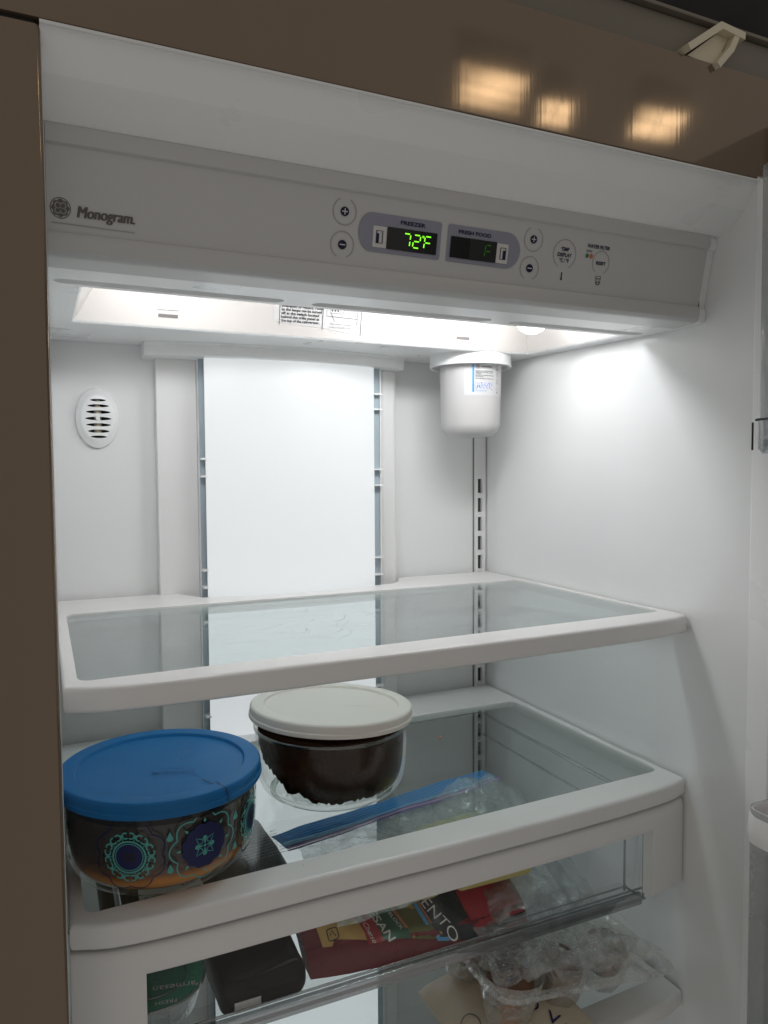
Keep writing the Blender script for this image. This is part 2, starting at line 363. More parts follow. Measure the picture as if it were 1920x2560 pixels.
# grey display bezels
def bez(x0, x1, left):
    r = .0145; o = []
    y0, y1 = -.0404, -.0112
    c = .002
    if left: o = circ(x1 - c, y1 - c, c, n=5, a0=0, a1=90) + circ(x0 + r * .75, (y0 + y1) / 2, r * .75, .0146, n=24, a0=90, a1=270) + circ(x1 - c, y0 + c, c, n=5, a0=270, a1=360)
    else: o = circ(x1 - r * .98, (y0 + y1) / 2, r * .98, .0146, n=24, a0=-90, a1=90) + circ(x0 + c, y1 - c, c, n=5, a0=90, a1=180) + circ(x0 + c, y0 + c, c, n=5, a0=180, a1=270)
    part('display_bezel', fill(o), BEZELG)
bez(.2217, .2944, True); bez(.3003, .3720, False)
part('lettering', text('FREEZER', .0040, .0222, .030), NAVY, .2573, .0172, .0008)
part('lettering', text('FRESH FOOD', .0040, .0313, .030), NAVY, .3103, .0175, .0008)
for x0, x1, wx0, wx1, m in ((.2459, .2907, .2341, .2466, DISPB), (.3034, .3480, .3475, .3597, DISPB)):
    part('indicator_window', fill(rrect(wx0, wx1, -.0366, -.0208, .001)), LIGHTP, off=.0007)
    part('display', fill(rrect(x0, x1, -.0369, -.0203, .0006)), m, off=.0011)
part('display_lens', fill(rrect(.3215, .3478, -.0367, -.0205, .0004)), DISPD, off=.0013)
for x0 in (.2370, .3520):
    part('indicator', stroke([(x0, -.0242), (x0 + .0052, -.0242), (x0 + .0052, -.0334), (x0, -.0334)], .0008, True), NAVY, off=.0011)
    part('indicator', fill(rrect(x0 + (.0 if x0 < .3 else .0024), x0 + (.0022 if x0 < .3 else .0048), -.0332, -.0262, .0002)), NAVY, off=.0012)
SEG = {'a': ((0, 1), (1, 1)), 'b': ((1, 1), (1, .5)), 'c': ((1, .5), (1, 0)), 'd': ((0, 0), (1, 0)), 'e': ((0, 0), (0, .5)), 'f': ((0, .5), (0, 1)), 'g': ((0, .5), (1, .5))}
def digit(segs, x, s, mat, w=.0060, h=.0097):
    for q in segs:
        (ax, ay), (bx, by) = SEG[q]; m = .14
        a = Vector((ax, ay)); b = Vector((bx, by)); d = b - a
        a, b = a + d * (m if d.y == 0 else m * 1.2), b - d * (m if d.y == 0 else m * 1.2)
        pt = lambda p: (p.x * w + p.y * .0008, p.y * h)
        part('digit_segment', stroke([pt(a), pt(b)], .00095), mat, x, s, .0016)
digit('abc', .2598, .0334, LED); digit('abged', .2687, .0335, LED); digit('aefg', .2787, .0335, LED)
part('degree_mark', stroke(circ(0, 0, .0007, n=10), .0005, True), LED, .2778, .0244, .0016)
digit('aefg', .3360, .0335, LEDDIM)
# temp display and filter buttons
part('button_ring', stroke(circ(0, 0, .0121, .0122, 44, -62, 238), .0007), RINGG, .4189, .0219)
for t, s, w in (('TEMP', .0193, .0088), ('DISPLAY', .0241, .0152), ('°C / °F', .0288, .0102)):
    part('lettering', text(t, .0044, w, .030, align='CENTER'), NAVY, .4189, s, .0006)
part('thermometer_icon', stroke([(0, .0002), (0, .0056)], .0011, g=fill(circ(0, 0, .0010, .0012, 14))), NAVY, .4182, .0429)
part('lettering', text('WATER FILTER', .0042, .0257, .030), NAVY, .4424, .0133, .0006)
part('lettering', text('STATUS', .0019, .0062, .030), NAVY, .4422, .0170, .0006)
part('status_light', fill(circ(0, 0, .0017, .0018, 18)), GRN, .4433, .0205, .0008)
part('status_light', fill(circ(0, 0, .0017, .0018, 18)), ORG, .4479, .0205, .0008)
part('button_ring', stroke(circ(0, 0, .0093, .0100, 40, -62, 238), .0007), RINGG, .4599, .0249)
part('lettering', text('RESET', .0040, .0107, .030, align='CENTER'), NAVY, .4599, .0268, .0006)
g = stroke([(-.0027, .0073), (.0027, .0073), (.0021, .0012), (.0013, 0), (-.0013, 0), (-.0021, .0012)], .0006, True)
stroke([(-.0025, .0052), (.0025, .0052)], .0006, g=g); stroke([(-.0010, .0012), (-.0010, .003)], .0008, g=g); stroke([(.0010, .0012), (.0010, .003)], .0008, g=g)
part('filter_icon', g, NAVY, .4591, .0441, .0006)

# ---- light housing: underside sheet with a recess
def rectloop(x0, x1, y0, y1, z, nx=20, ny=10):
    zz = z if callable(z) else (lambda y: z)
    o = [(x0 + (x1 - x0) * i / nx, y0) for i in range(nx)] + [(x1, y0 + (y1 - y0) * i / ny) for i in range(ny)] + [(x1 - (x1 - x0) * i / nx, y1) for i in range(nx)] + [(x0, y1 - (y1 - y0) * i / ny) for i in range(ny)]
    return [(x, y, zz(y)) for x, y in o]
H = obj('light_housing', loft([rectloop(0, W, .145, D, zh), rectloop(.0245, .5785, .1500, .3265, lambda y: zh(y) + .0002), rectloop(.0265, .5765, .1515, .3245, lambda y: zh(y) + .002)]), HOUSE, F, 30)
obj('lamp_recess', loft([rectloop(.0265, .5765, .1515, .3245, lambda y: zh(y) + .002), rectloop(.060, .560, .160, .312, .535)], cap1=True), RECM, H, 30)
fr = obj('housing_front', loft([[(x, .0856, zh(.0856)), (x, .1452, zh(.1452)), (x, .1452, zh(.1452) + .014), (x, .0856, zh(.0856) + .014)] for x in (.0008, W - .0006)], cap0=True, cap1=True), HOUSE, F, 30)
cs = []
for x0, x1 in ((.005, .187), (.213, .396), (.419, .588)):
    o = rrect(x0, x1, .1250, .1415, .0080, 8)
    cs.append(obj('c', loft([[(x, y, .455) for x, y in o], [(x, y, .476) for x, y in o]], cap0=True, cap1=True), SLOTG))
cut(fr, cs)
for x0, x1 in ((.005, .187), (.213, .396), (.419, .588)):
    obj('air_slot_shade', box(x0 - .002, x1 + .002, .122, .1445, .4765, .4775), SLOTG, fr)  # grey sheet behind each slot gives its darkness by colour
# recess slots with small catches
def RB(x, z, off=.0004):   # point on the recess back wall
    t = (z - .4765) / (.535 - .4765); return Vector((x, .3245 - t * .0125 - off, z))
for x0, x1, z in ((.1085, .1287, .4868), (.4672, .4862, .4880)):
    obj('lamp_catch', G().add([RB(x0, z - .0016), RB(x1, z - .0016), RB(x1, z + .0020), RB(x0, z + .0020)], [(0, 1, 2, 3)]), SLOTG, H)
    obj('catch_rib', rbox(x0 - .001, x1 + .001, .3185, .3232, z + .0060, z + .0076, .0006, 2), HOUSE, H, 40)
# the torn notice inside the recess
def onr(g, x, z, off): return g.map(lambda p: RB(x + p.x, z + p.y, off))
NL = obj('notice_label', onr(G().add([(-.004, .0045, 0), (.010, .0025, 0), (.03, .001, 0), (.055, .0002, 0), (.08, -.003, 0), (.105, -.0052, 0), (.114, -.006, 0), (.114, .045, 0), (-.004, .045, 0)], [(0, 1, 2, 3, 4, 5, 6, 7, 8)]), .2365, .4870, .0006), LABM, F)
def note(g, dx, dz, m=INK): return obj('print', onr(g, .2365 + dx, .4870 + dz, .0011), m, NL)
for i, t in enumerate(['allow and time to cool before', 'attempting to replace. Power', 'to the lamps can be turned', 'off at the switch located', 'behind the grille panel at', 'the top of the refrigerator.']):
    note(text(t, .0043, [.050, .0505, .0475, .0445, .045, .0455][i], .02), .0045, .0232 - .0039 * i)
for x in (.0025, .0535, .101):
    note(stroke([(0, 0), (0, .05)], .0006), x, .000 if x < .05 else (-.002 if x < .06 else -.005))
note(stroke([(.058, .030), (.058, .0135), (.096, .0125)], .0005, g=stroke([(.096, .022), (.096, .006)], .0004, g=stroke([(.063, .018), (.068, .008)], .0004, g=stroke([(.062, .0285), (.075, .0285), (.075, .017), (.062, .017)], .0004, True)))), 0, 0)
for i in range(3): note(fill(rrect(.064 + .0035 * i, .0655 + .0035 * i, .019, .0265, .0004)), 0, 0)
note(stroke([(.077, .0165), (.082, .026), (.086, .017), (.090, .024), (.094, .015)], .0004), 0, 0)
note(text('The switch is located', .0030, .026, .004), .0630, .0045, RINGG); note(text('behind the grille cover.', .0030, .027, .004), .0630, .0010, RINGG)

# ---- air tower on the back wall
obj('duct_column', rbox(.1215, .1700, .4475, D, ZB, .4775, .0015, 2), TRIMW, F, 40)
obj('duct_column', rbox(.4185, .4455, .4475, D, ZB, .4775, .008, 5), TRIMW, F, 40)
obj('duct_channel', box(.1700, .1706, .4372, D, ZB, .4775), HOUSE, F)
obj('duct_channel', box(.4120, .4134, .432, D, ZB, .4775), HOUSE, F)
def bow(x): t = (x - .2875) / .1125; return .409 + .016 * t * t
xs = [.1755 + (.4000 - .1755) * i / 32 for i in range(33)]
sec = [(x, bow(x)) for x in xs] + [(x, bow(x) + .0020) for x in reversed(xs)]
obj('panel_core', loft([[(x, bow(x) + .0030, ZB), (x, bow(x) + .0030, .4605)] for x in xs], close=False), TRIMW, F, 30)
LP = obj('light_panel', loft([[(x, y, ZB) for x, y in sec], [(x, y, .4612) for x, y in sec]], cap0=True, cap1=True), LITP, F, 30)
obj('panel_backing', box(.1702, .4132, .4350, .4370, ZB, .4770), flat('duct_gap_tint', (.40, .47, .52), .5), F)  # blue-grey look of the dimly lit gap put into the colour
for z in (.3392, .3179, .2026, .1813, .02, -.001): obj('duct_rib', box(.1700, .1772, .424, .4350, z - .0012, z + .0012), HOUSE, F)
for z in (.4264, .4060, .3256, .3043, .2066, .1831, .03, .008): obj('duct_rib', box(.3995, .4122, .424, .4350, z - .0010, z + .0010), HOUSE, F)
def tb(x, o): t = (x - .277) / .17; return .4005 + .030 * t * t - o
xs = [.1070 + (.4480 - .1070) * i / 40 for i in range(41)]
def tsec(o, z): return [(x, tb(x, o), z) for x in xs] + [(.4480, D, z), (.1070, D, z)]
obj('panel_trim', loft([tsec(-.006, .4612), tsec(-.0025, .4618), tsec(-.001, .4640), tsec(0, .4680), tsec(0, .4735), tsec(.004, .4755), tsec(.0045, .4772)], cap0=True, cap1=True), HOUSE, F, 30)
# ---- oval sensor cover with seven slits
vc = (.0556, .3885)
def ell(k, y, n=64): return [(vc[0] + .0243 * k * math.cos(2 * math.pi * i / n), y, vc[1] + .0358 * k * math.sin(2 * math.pi * i / n)) for i in range(n)]
V = obj('sensor_cover', loft([ell(1, .4655), ell(1, .4630), ell(.985, .4612), ell(.93, .4602), ell(.86, .4590), ell(.80, .4570), ell(.70, .4560), ell(.4, .4555), ell(.1, .4555), ell(.1, .4575), ell(.7, .4580), ell(.8, .4595), ell(.93, .4625), ell(.94, .4655)], ring=True), HOUSE, F, 30)
obj('cover_hub', G().add(ell(.1001, .4552, 24), [tuple(range(24))]), HOUSE, V)
cs = []
for py, hw, hh in ((580, 215, 36), (740, 290, 44), (915, 330, 50), (1098, 355, 52), (1275, 333, 48), (1453, 293, 48), (1612, 218, 36)):
    zc = vc[1] - (py - 1070) * 4.2e-5; a, h = hw * 4.15e-5, hh * 4.2e-5
    o = [(a * math.cos(t), h * math.copysign(abs(math.sin(t)) ** 1.25, math.sin(t))) for t in [2 * math.pi * i / 28 for i in range(28)]]
    cs.append(obj('c', loft([[(vc[0] + x + .0006, y, zc + z) for x, z in o] for y in (.450, .4625)], cap0=True, cap1=True), GREY))
cut(V, cs)
obj('sensor_dark_disc', G().add(ell(.9, .4653, 40), [tuple(range(40))]), BLACK, F)  # flat black disc paints the dark behind the slits
obj('sensor_rod', lathe([(.0044, -.019), (.0044, .014), (.0026, .0145), (.0026, .022)], (.0560, .4645, .388), 20), CREAM, F, 40)
# ---- slotted shelf rail in the rear right corner
xs3 = [.5800, .5840, .5915, .5975]; zs = [ZB]; holes = []
z = .311
while z > -.45: holes.append((z - .021, z)); z -= .0285
zz = sorted({ZB, .476} | {a for h in holes for a in h}); hs = set(holes)
g = G()
for a, b in zip(zz[:-1], zz[1:]):
    for i in range(3):
        if i == 1 and (a, b) in hs: continue
        quad((xs3[i], .4600, a), (xs3[i + 1], .4600, a), (xs3[i + 1], .4600, b), (xs3[i], .4600, b), g)
for a, b in holes:
    for q in (((.5840, a), (.5840, b)), ((.5915, a), (.5915, b)), ((.5840, a), (.5915, a)), ((.5840, b), (.5915, b))):
        (x0, z0), (x1, z1) = q; quad((x0, .4600, z0), (x1, .4600, z1), (x1, .4648, z1), (x0, .4648, z0), g)
quad((.58, .46, ZB), (.58, .46, .476), (.58, D, .476), (.58, D, ZB), g); quad((.5975, .46, ZB), (.5975, .46, .476), (.5975, D, .476), (.5975, D, ZB), g)
RL = obj('shelf_rail', g, TRIMW, F)
obj('rail_backing', box(.5825, .5930, .4649, .4657, -.46, .33), GREY, RL)
obj('rail_seam', box(.5786, .5799, .4648, .4658, ZB, .476), SLOTG, RL); obj('rail_seam', box(.5976, .5992, .4648, .4658, ZB, .476), SLOTG, RL)

# ---- light bulbs
for i, (x, y, z, s, lb) in enumerate(((.515, .230, .5005, 1.0, 'glowing white bulb showing below the slot beside the water filter'), (.425, .190, .516, .9, 'glowing tube hidden up inside the ceiling recess beside the notice'), (.120, .190, .516, .9, 'added dimmer fill tube in the left end of the ceiling recess'))):
    b = empty('light_bulb', (x, y, z), lb, 'light bulb', 'bulbs in the fridge ceiling')
    if i:                                                # tubes shaped to spare the side wall; left one is added fill
        obj('globe', tube([(x - (.085 if i == 1 else .055), y, z), (x - .05, y, z), (x + .05, y, z), (x + (.085 if i == 1 else .055), y, z)], .0125, 20), GLOW2 if i == 1 else GLOW3, b, 60)
        obj('socket', tube([(x - (.112 if i == 1 else .075), y, z), (x - (.086 if i == 1 else .056), y, z)], .0115, 20), TRIMW, b, 40); continue
    obj('globe', lathe([(.0002, -.0200 * s), (.007 * s, -.0188 * s), (.0135 * s, -.0150 * s), (.0185 * s, -.0080 * s), (.0200 * s, 0), (.0185 * s, .0085 * s), (.014 * s, .016 * s), (.011 * s, .022 * s)], (x, y, z), 32), GLOW, b, 60)
    obj('socket', lathe([(.0125, .020), (.0125, .034)], (x, y, z), 24), TRIMW, b, 40)

# ---- water filter
fc = (.5225, .380)
obj('filter_socket', lathe([(.0430, .4700), (.0545, .4635), (.0550, .4620), (.0545, .4606), (.0530, .4603), (.0515, .4606), (.0510, .4630), (.0510, .4660), (.044, .467)][::-1] + [(.052, .476)], (fc[0], fc[1], 0), 64, False, False), HOUSE, F, 40)
obj('filter_socket', lathe([(.0530, .4635), (.0545, .4640), (.0545, .4780)], (fc[0], fc[1], 0), 64, False, False), HOUSE, F, 40)
wf = empty('water_filter', (fc[0], fc[1], .368), 'white water filter canister with blue striped label hanging in rear corner', 'water filter')
fp = [(.0001, .3680), (.020, .3684), (.0300, .3700), (.0345, .3735), (.0385, .3800), (.0398, .3840), (.0412, .45), (.0415, .4695)]
obj('canister', lathe(fp, (fc[0], fc[1], 0), 64), FILTM, wf, 50)
fa = math.atan2(CAM.y - fc[1], CAM.x - fc[0])
def FC(p, off):
    r = .0398 + (p.y - .384) * .0214 + off if p.y < .45 else .0412 + off; a = fa + p.x / .041; return (fc[0] + r * math.cos(a), fc[1] + r * math.sin(a), p.y)
def onf(g, x, z, off): return g.map(lambda p: FC(Vector((p.x + x, p.y + z, 0)), off))
def gridrect(x0, x1, y0, y1, n=14): return loft([[(x0 + (x1 - x0) * i / n, y0, 0), (x0 + (x1 - x0) * i / n, y1, 0)] for i in range(n + 1)], close=False)
LB = obj('filter_label', onf(gridrect(-.008, .070, .4210, .4625), 0, 0, .0003), LABM, wf, 60)
def lab(g, x, z, m, nm='print'): return obj(nm, onf(g, x, z, .0006), m, LB)
lab(stroke([(0, .425), (0, .4605)], .0024), .0038, 0, CYAN, 'stripe')
lab(stroke(circ(0, 0, .0026, n=24), .0005, True), .0098, .4578, RINGG, 'emblem')
lab(disc_grid(circ(0, 0, .0022, n=24), 3), .0098, .4578, RINGG, 'emblem')
lab(text('GE APPLIANCES', .0020, .0150, .03), .0148, .4571, INK)
for i, (t, w) in enumerate((('REFRIGERATOR WATER FILTER CARTRIDGE', .026), ('replace every six months or sooner', .025), ('as needed', .007), ('use with the supplied filter head', .026), ('do not remove', .0105), ('see instructions before use', .026))):
    lab(text(t, .0016, w, .03), .0068, .4512 - .0018 * i - (.0006 if i > 4 else 0), INK)
g = text('MWF', .0098, .0245, .05); lab(g, .0068, .4300, PALEB); g = text('MWF', .0098, .0238, -.010); obj('print', onf(g, .0072, .4300, .0009), PAPER, LB)
lab(text('WATER FILTER', .0020, .0155, .01), .0068, .4258, CYAN); lab(stroke([(0, 0), (.0245, 0)], .0010), .0068, .4285, PALEB)
lab(stroke(rrect(-.0024, .0024, .4505, .4595, .0022), .0004, True), .0405, 0, INK); lab(fill([(0, .4575), (.0008, .4545), (0, .4530), (-.0008, .4545)]), .0405, 0, INK)
for i, w in enumerate((.0044, .003, .0, .003, .0034, .0034, .0048, .002)):
    if w: lab(stroke([(-w / 2, 0), (w / 2, 0)], .0009), .0405, .4485 - .0019 * i, RINGG)
lab(stroke(circ(0, .4290, .0020, .0024, 16), .0004, True), .0405, 0, RINGG); lab(stroke([(-.0012, 0), (.0012, 0)], .0010), .0405, .4250, INK)

# ------------------------------------------------------------------ shelves
def cosu(n): return [(1 - math.cos(math.pi * i / n)) / 2 for i in range(n)]
FT = [(0, .068), (.015, .0585), (.03, .0545), (.06, .0520), (.1, .0515), (.2, .0530), (.3, .0530), (.42, .0555), (.5, .0585), (.55, .0620), (.58, .0655), (.60, .0740)]
def front(x):
    for (a, ya), (b, yb) in zip(FT[:-1], FT[1:]):
        if a <= x <= b:
            t = (x - a) / (b - a); return ya + (yb - ya) * t
    return FT[-1][1]
def fronts(x, w=.012): return (front(max(0, x - w)) + 2 * front(x) + front(min(.6, x + w))) / 4
def rear(x):
    def ss(a, b, t): t = max(0, min(1, (t - a) / (b - a))); return t * t * (3 - 2 * t)
    tower = .396 + .016 * ((x - .29) / .13) ** 2
    k = ss(.135, .165, x) * (1 - ss(.425, .455, x))
    return .459 * (1 - k) + tower * k
def shelf_loops(x0, x1, ix0, ix1, iy0, iy1, irear, nf=60, ns=24, r=.010):
    out, inn = [], []
    for u in cosu(nf): x = x0 + (x1 - x0) * u; out.append((x, fronts(x))); inn.append((ix0 + (ix1 - ix0) * u, iy0 + (iy1 - iy0) * u))
    for u in cosu(ns): out.append((x1, fronts(x1) + (rear(x1) - fronts(x1)) * u)); inn.append((ix1, iy1 + (irear - iy1) * u))
    for u in cosu(nf): x = x1 - (x1 - x0) * u; out.append((x, rear(x))); inn.append((ix1 - (ix1 - ix0) * u, irear))
    for u in cosu(ns): out.append((x0, rear(x0) + (fronts(x0) - rear(x0)) * u)); inn.append((ix0, irear + (iy0 - irear) * u))
    res = []
    for x, y in inn:                                    # round the four inner corners
        for cx, cy, sx, sy in ((ix0 + r, iy0 + r, -1, -1), (ix1 - r, iy1 + r, 1, -1), (ix1 - r, irear - r, 1, 1), (ix0 + r, irear - r, -1, 1)):
            if (x - cx) * sx > 0 and (y - cy) * sy > 0:
                d = Vector((x - cx, y - cy)); d = d.normalized() * r; x, y = cx + d.x, cy + d.y
        res.append((x, y))
    return out, res
def make_shelf(z, label, glass, drop=.019, x1=.5972, irear=.372):
    S = empty('glass_shelf', (.3, .25, z), label, 'shelf', 'glass shelves across the fridge')
    out, inn = shelf_loops(.0022, x1, .0125, x1 - .0095, .0775, .0985, irear)
    def mix(off, zz):
        o = []
        for (a, b), (c, d) in zip(out, inn):
            L = max(1e-6, math.hypot(c - a, d - b)); t = min(1, off / L); o.append((a + (c - a) * t, b + (d - b) * t, z + zz))
        return o
    full = lambda zz: [(x, y, z + zz) for x, y in inn]
    half = lambda t, zz: [(a + (c - a) * t, b + (d - b) * t, z + zz) for (a, b), (c, d) in zip(out, inn)]
    obj('frame', loft([full(-.0016), full(0), half(.75, .0002), mix(.0046, .0002), mix(.0026, -.0003), mix(.0012, -.0011), mix(.0003, -.0026), mix(0, -.0044), mix(.0004, -drop + .004), mix(.0016, -drop + .0014), mix(.0036, -drop), half(.6, -drop + .003), full(-.0080)], ring=True), FRAMEW, S, 50); wn(S.children[-1])
    gl = [[(x, y, z + q) for x, y in inn] for q in (-.0020, -.0060)]
    obj('pane', loft(gl, cap0=True, cap1=True), glass, S)
    return S
S1 = make_shelf(.1724, 'empty upper glass shelf with white frame below the water filter', SGLASS, irear=.362)
obj('bracket', loft([[(.5900, y, .1724 - .012), (.5955, y, .1724 - .012), (.5955, y, zb), (.5900, y, zb)] for y, zb in ((.085, .1570), (.11, .1515), (.16, .1470), (.22, .1465), (.36, .135), (.455, .120))], cap0=True, cap1=True), FRAMEW, S1, 30)
S2 = make_shelf(0, 'middle glass shelf with white frame carrying the two lidded bowls', SGLASS2)
S3 = make_shelf(-.2305, 'lowest glass shelf with white frame under the clear drawer', SGLASS2)

# ------------------------------------------------------------------ clear drawer under the middle shelf
DR = empty('drawer', (.3, .25, -.127), 'clear drawer with white front frame hanging under the middle shelf', 'drawer')
def bz(x, zb): y = fronts(x) + .0018; return [(x, y + .014, -.0222), (x, y + .0060, -.0222), (x, y + .0034, -.0228), (x, y + .0014, -.0246), (x, y + .0004, -.0272), (x, y, -.0310), (x, y, -.0380), (x, y + .0002, zb + .006), (x, y + .0012, zb + .002), (x, y + .0040, zb), (x, y + .014, zb)]
secs = [bz(x, -.114) for x in [.0022 + .0503 * i / 8 for i in range(9)]] + [bz(.0525 + .4945 * i / 40, -.0448) for i in range(41)] + [bz(.547 + .0500 * i / 10, -.114) for i in range(11)]
obj('front_frame', loft(secs, cap0=True, cap1=True), FRAMEW, DR, 35); wn(DR.children[-1])
def tl(x0, x1, y0, y1, z, r=.012): return [(x, y, z) for x, y in rrect(x0, x1, y0, y1, r, 6)]
obj('tray', loft([tl(.040, .562, .0800, .425, -.026), tl(.042, .560, .0805, .423, -.060), tl(.048, .554, .0810, .418, -.112), tl(.052, .550, .0825, .414, -.1205), tl(.060, .542, .0900, .406, -.1240)], cap1=True), TRAYC, DR, 60)
obj('tray_wall', loft([tl(.044, .558, .0840, .421, -.028), tl(.052, .550, .0850, .414, -.112)]), TRAYC, DR, 60)
for nm, pts, rr in (('tray_edge', [(.048, .0795, -.1225), (.552, .0795, -.1225)], .0016), ('tray_edge', [(.048, .083, -.1130), (.552, .083, -.1130)], .0012), ('tray_edge', [(.5495, .0795, -.047), (.5495, .0795, -.122)], .0012),
                    ('tray_edge', [(.5300, .086, -.047), (.5300, .086, -.112)], .0012), ('tray_edge', [(.530, .086, -.108), (.5495, .080, -.1215)], .0012), ('tray_edge', [(.38, .083, -.1060), (.53, .083, -.1060)], .0010),
                    ('tray_rim', [(.562, .085, -.026), (.562, .42, -.026), (.04, .42, -.026), (.04, .085, -.026)], .0026), ('tray_rim', [(.556, .10, -.052), (.556, .40, -.052)], .0016)):
    obj(nm, tube(pts, rr, 8), TRAYE, DR, 60)
obj('tray_lip', rbox(.054, .547, .0775, .0835, -.1272, -.1150, .0015, 2), TRAYE, DR, 40)
obj('tray_ledge', box(.054, .547, .0838, .112, -.1216, -.1206), TRAYC, DR)

# ------------------------------------------------------------------ bowls
NB = 96
KB = .965
def bowl_profile(): return [(r_ * KB, z_ * 1.05) for r_, z_ in [(.0001, .0026), (.046, .0022), (.0555, .0006), (.0580, .0002), (.0640, .0018), (.0700, .0056), (.0745, .0110), (.0772, .0180), (.0788, .0290), (.0796, .0450), (.0800, .0600), (.0806, .0655), (.0800, .0670), (.0787, .0665), (.0776, .0600), (.0771, .0450), (.0763, .0295), (.0746, .0195), (.0716, .0128), (.0668, .0078), (.0600, .0052), (.0001, .0048)]]
def lid_profile(): return [(.0795, .0702), (.0805, .0690), (.0818, .0692), (.0824, .0705), (.0822, .0730), (.0814, .0740), (.0815, .0785), (.0811, .0803), (.0800, .0815), (.0782, .0820), (.0690, .0817), (.0680, .0814), (.0672, .0802), (.0668, .0793), (.0658, .0790), (.0400, .0793), (.0001, .0795)]
def tiltm(c, ax, ang):
    M = Matrix.Translation(c) @ Matrix.Rotation(ang, 4, ax) @ Matrix.Translation(-Vector(c)); return lambda p: M @ p
# blue-lidded bowl
b1 = Vector((.0775, .1385, 0))
B1 = empty('lidded_bowl', b1, 'patterned glass bowl with cracked blue lid and brown food', 'bowl', 'glass bowls on the middle shelf')
obj('glass', lathe(bowl_profile(), b1, NB), PYC, B1, 60)
tm = tiltm((b1.x, b1.y, .07), Vector((.5, 1, 0)).normalized(), R(.8))
lid = obj('lid', lathe(lid_profile(), b1, NB, False, True).map(tm), BLUEL, B1, 30); wn(lid)
def ltop(g, mat, name, ang=0, h=.00025, cx=0, cy=0):
    c, s = math.cos(R(ang)), math.sin(R(ang))
    def fn(p):
        x, y = p.x + cx, p.y + cy; X, Y = x * c - y * s, x * s + y * c; q = math.hypot(X, Y)
        zz = .0795 if q < .0660 else (.0793 + .0024 * min(1, (q - .0660) / .003) if q < .0785 else .0820 - (q - .0785) * .5)
        return tm(Vector((b1.x + X, b1.y + Y, zz + h)))
    return obj(name, g.map(fn), mat, lid)
EMB = plastic('blue_emboss_shade', (.002, .060, .20), .4, vary=.03)  # darker blue puts the relief's shading into the colour
SCUFF = plastic('scuffed_blue', (.10, .22, .40), .6, vary=.2, vscale=60)
ltop(text('PYREX', .0095, .034, .0, align='CENTER'), EMB, 'emboss_shade_mark', 168, .0004, -.010, .017)
ltop(text('simply store', .0045, .022, .0, align='CENTER'), EMB, 'emboss_shade_mark', 168, .0004, -.010, .0105)
ltop(stroke([(-.02, .0), (.02, .0)], .0005), EMB, 'emboss_shade_mark', 168, .0004, -.010, .0285)
ltop(disc_grid(circ(0, 0, .0011, n=14), 2), EMB, 'moulding_mark', 0, .0006, .0, .006)
def jag(a, b, n, amp, seed):
    rnd = random.Random(seed); a, b = Vector(a), Vector(b); d = (b - a); s = Vector((-d.y, d.x)).normalized()
    return [tuple(a + d * i / n + s * (rnd.uniform(-amp, amp) if 0 < i < n else 0)) for i in range(n + 1)]
ltop(stroke(jag((.0255, -.0455), (.0365, -.0710), 12, .0011, 4), .0008), INK, 'crack', 0, .0004)
for s_, (a, b) in enumerate((((.018, -.039), (.027, -.048)), ((.024, .022), (.018, .006)), ((.020, .024), (.013, .0)), ((.026, .020), (.022, .010)), ((-.050, .002), (-.030, .012)), ((-.034, -.030), (-.030, -.024)), ((-.012, .036), (.006, .039)))):
    ltop(stroke(jag(a, b, 7, .0008, 20 + s_), .00035), SCUFF, 'scratch', 0, .00022)
# crack running down the rim
cr = []
for i, (r_, z_) in enumerate(((.0795, .0819), (.0814, .0803), (.0819, .0785), (.0822, .0745), (.0829, .0715), (.0824, .0690))):
    a = math.atan2(-.0710, .0365) + (.010 if i % 2 else -.006) + .006 * i
    cr.append([tm(Vector((b1.x + r_ * math.cos(a + d), b1.y + r_ * math.sin(a + d), z_))) for d in (-.005, .005)])
obj('crack', loft(cr, close=False), INK, lid)
# printed medallions, laid on the outside of the glass
prof_b = [(r_, z_) for r_, z_ in bowl_profile() if z_ < .0625][:11]
prof_b = bowl_profile()[3:11]
arc = [0]
for (a, za), (b, zb) in zip(prof_b[:-1], prof_b[1:]): arc.append(arc[-1] + math.hypot(b - a, zb - za))
A45 = arc[-2]                                            # arc length at z=.045
def BS(u, v, th, off=.0005):
    """u across, v up (0 at the medallion's centre line), th = direction of the centre"""
    s = A45 - .0075 + v; s = max(arc[0], min(arc[-1] - 1e-6, s))
    for k in range(len(arc) - 1):
        if arc[k] <= s <= arc[k + 1]:
            t = (s - arc[k]) / (arc[k + 1] - arc[k]); r_ = prof_b[k][0] + (prof_b[k + 1][0] - prof_b[k][0]) * t; z_ = prof_b[k][1] + (prof_b[k + 1][1] - prof_b[k][1]) * t; break
    a = th + u / .0765
    return Vector((b1.x + (r_ + off) * math.cos(a), b1.y + (r_ + off) * math.sin(a), z_ + off * .1))
def deco(g, th, mat, off=.0006, name='medallion'): return obj(name, g.map(lambda p: BS(p.x, p.y, th, off)), mat, B1)
def scallop(r, n, amp, m=96, ph=0): return [((r + amp * abs(math.sin(n * (t + ph) / 2))) * math.cos(t), (r + amp * abs(math.sin(n * (t + ph) / 2))) * math.sin(t)) for t in [2 * math.pi * i / m for i in range(m)]]
def drop(cx, cy, a, l, w):
    o = [(0, l * .62), (w * .5, l * .05), (w * .72, -l * .2), (w * .45, -l * .40), (0, -l * .46), (-w * .45, -l * .40), (-w * .72, -l * .2), (-w * .5, l * .05)]
    c, s = math.cos(R(a)), math.sin(R(a)); return [(cx + x * c - y * s, cy + x * s + y * c) for x, y in o]
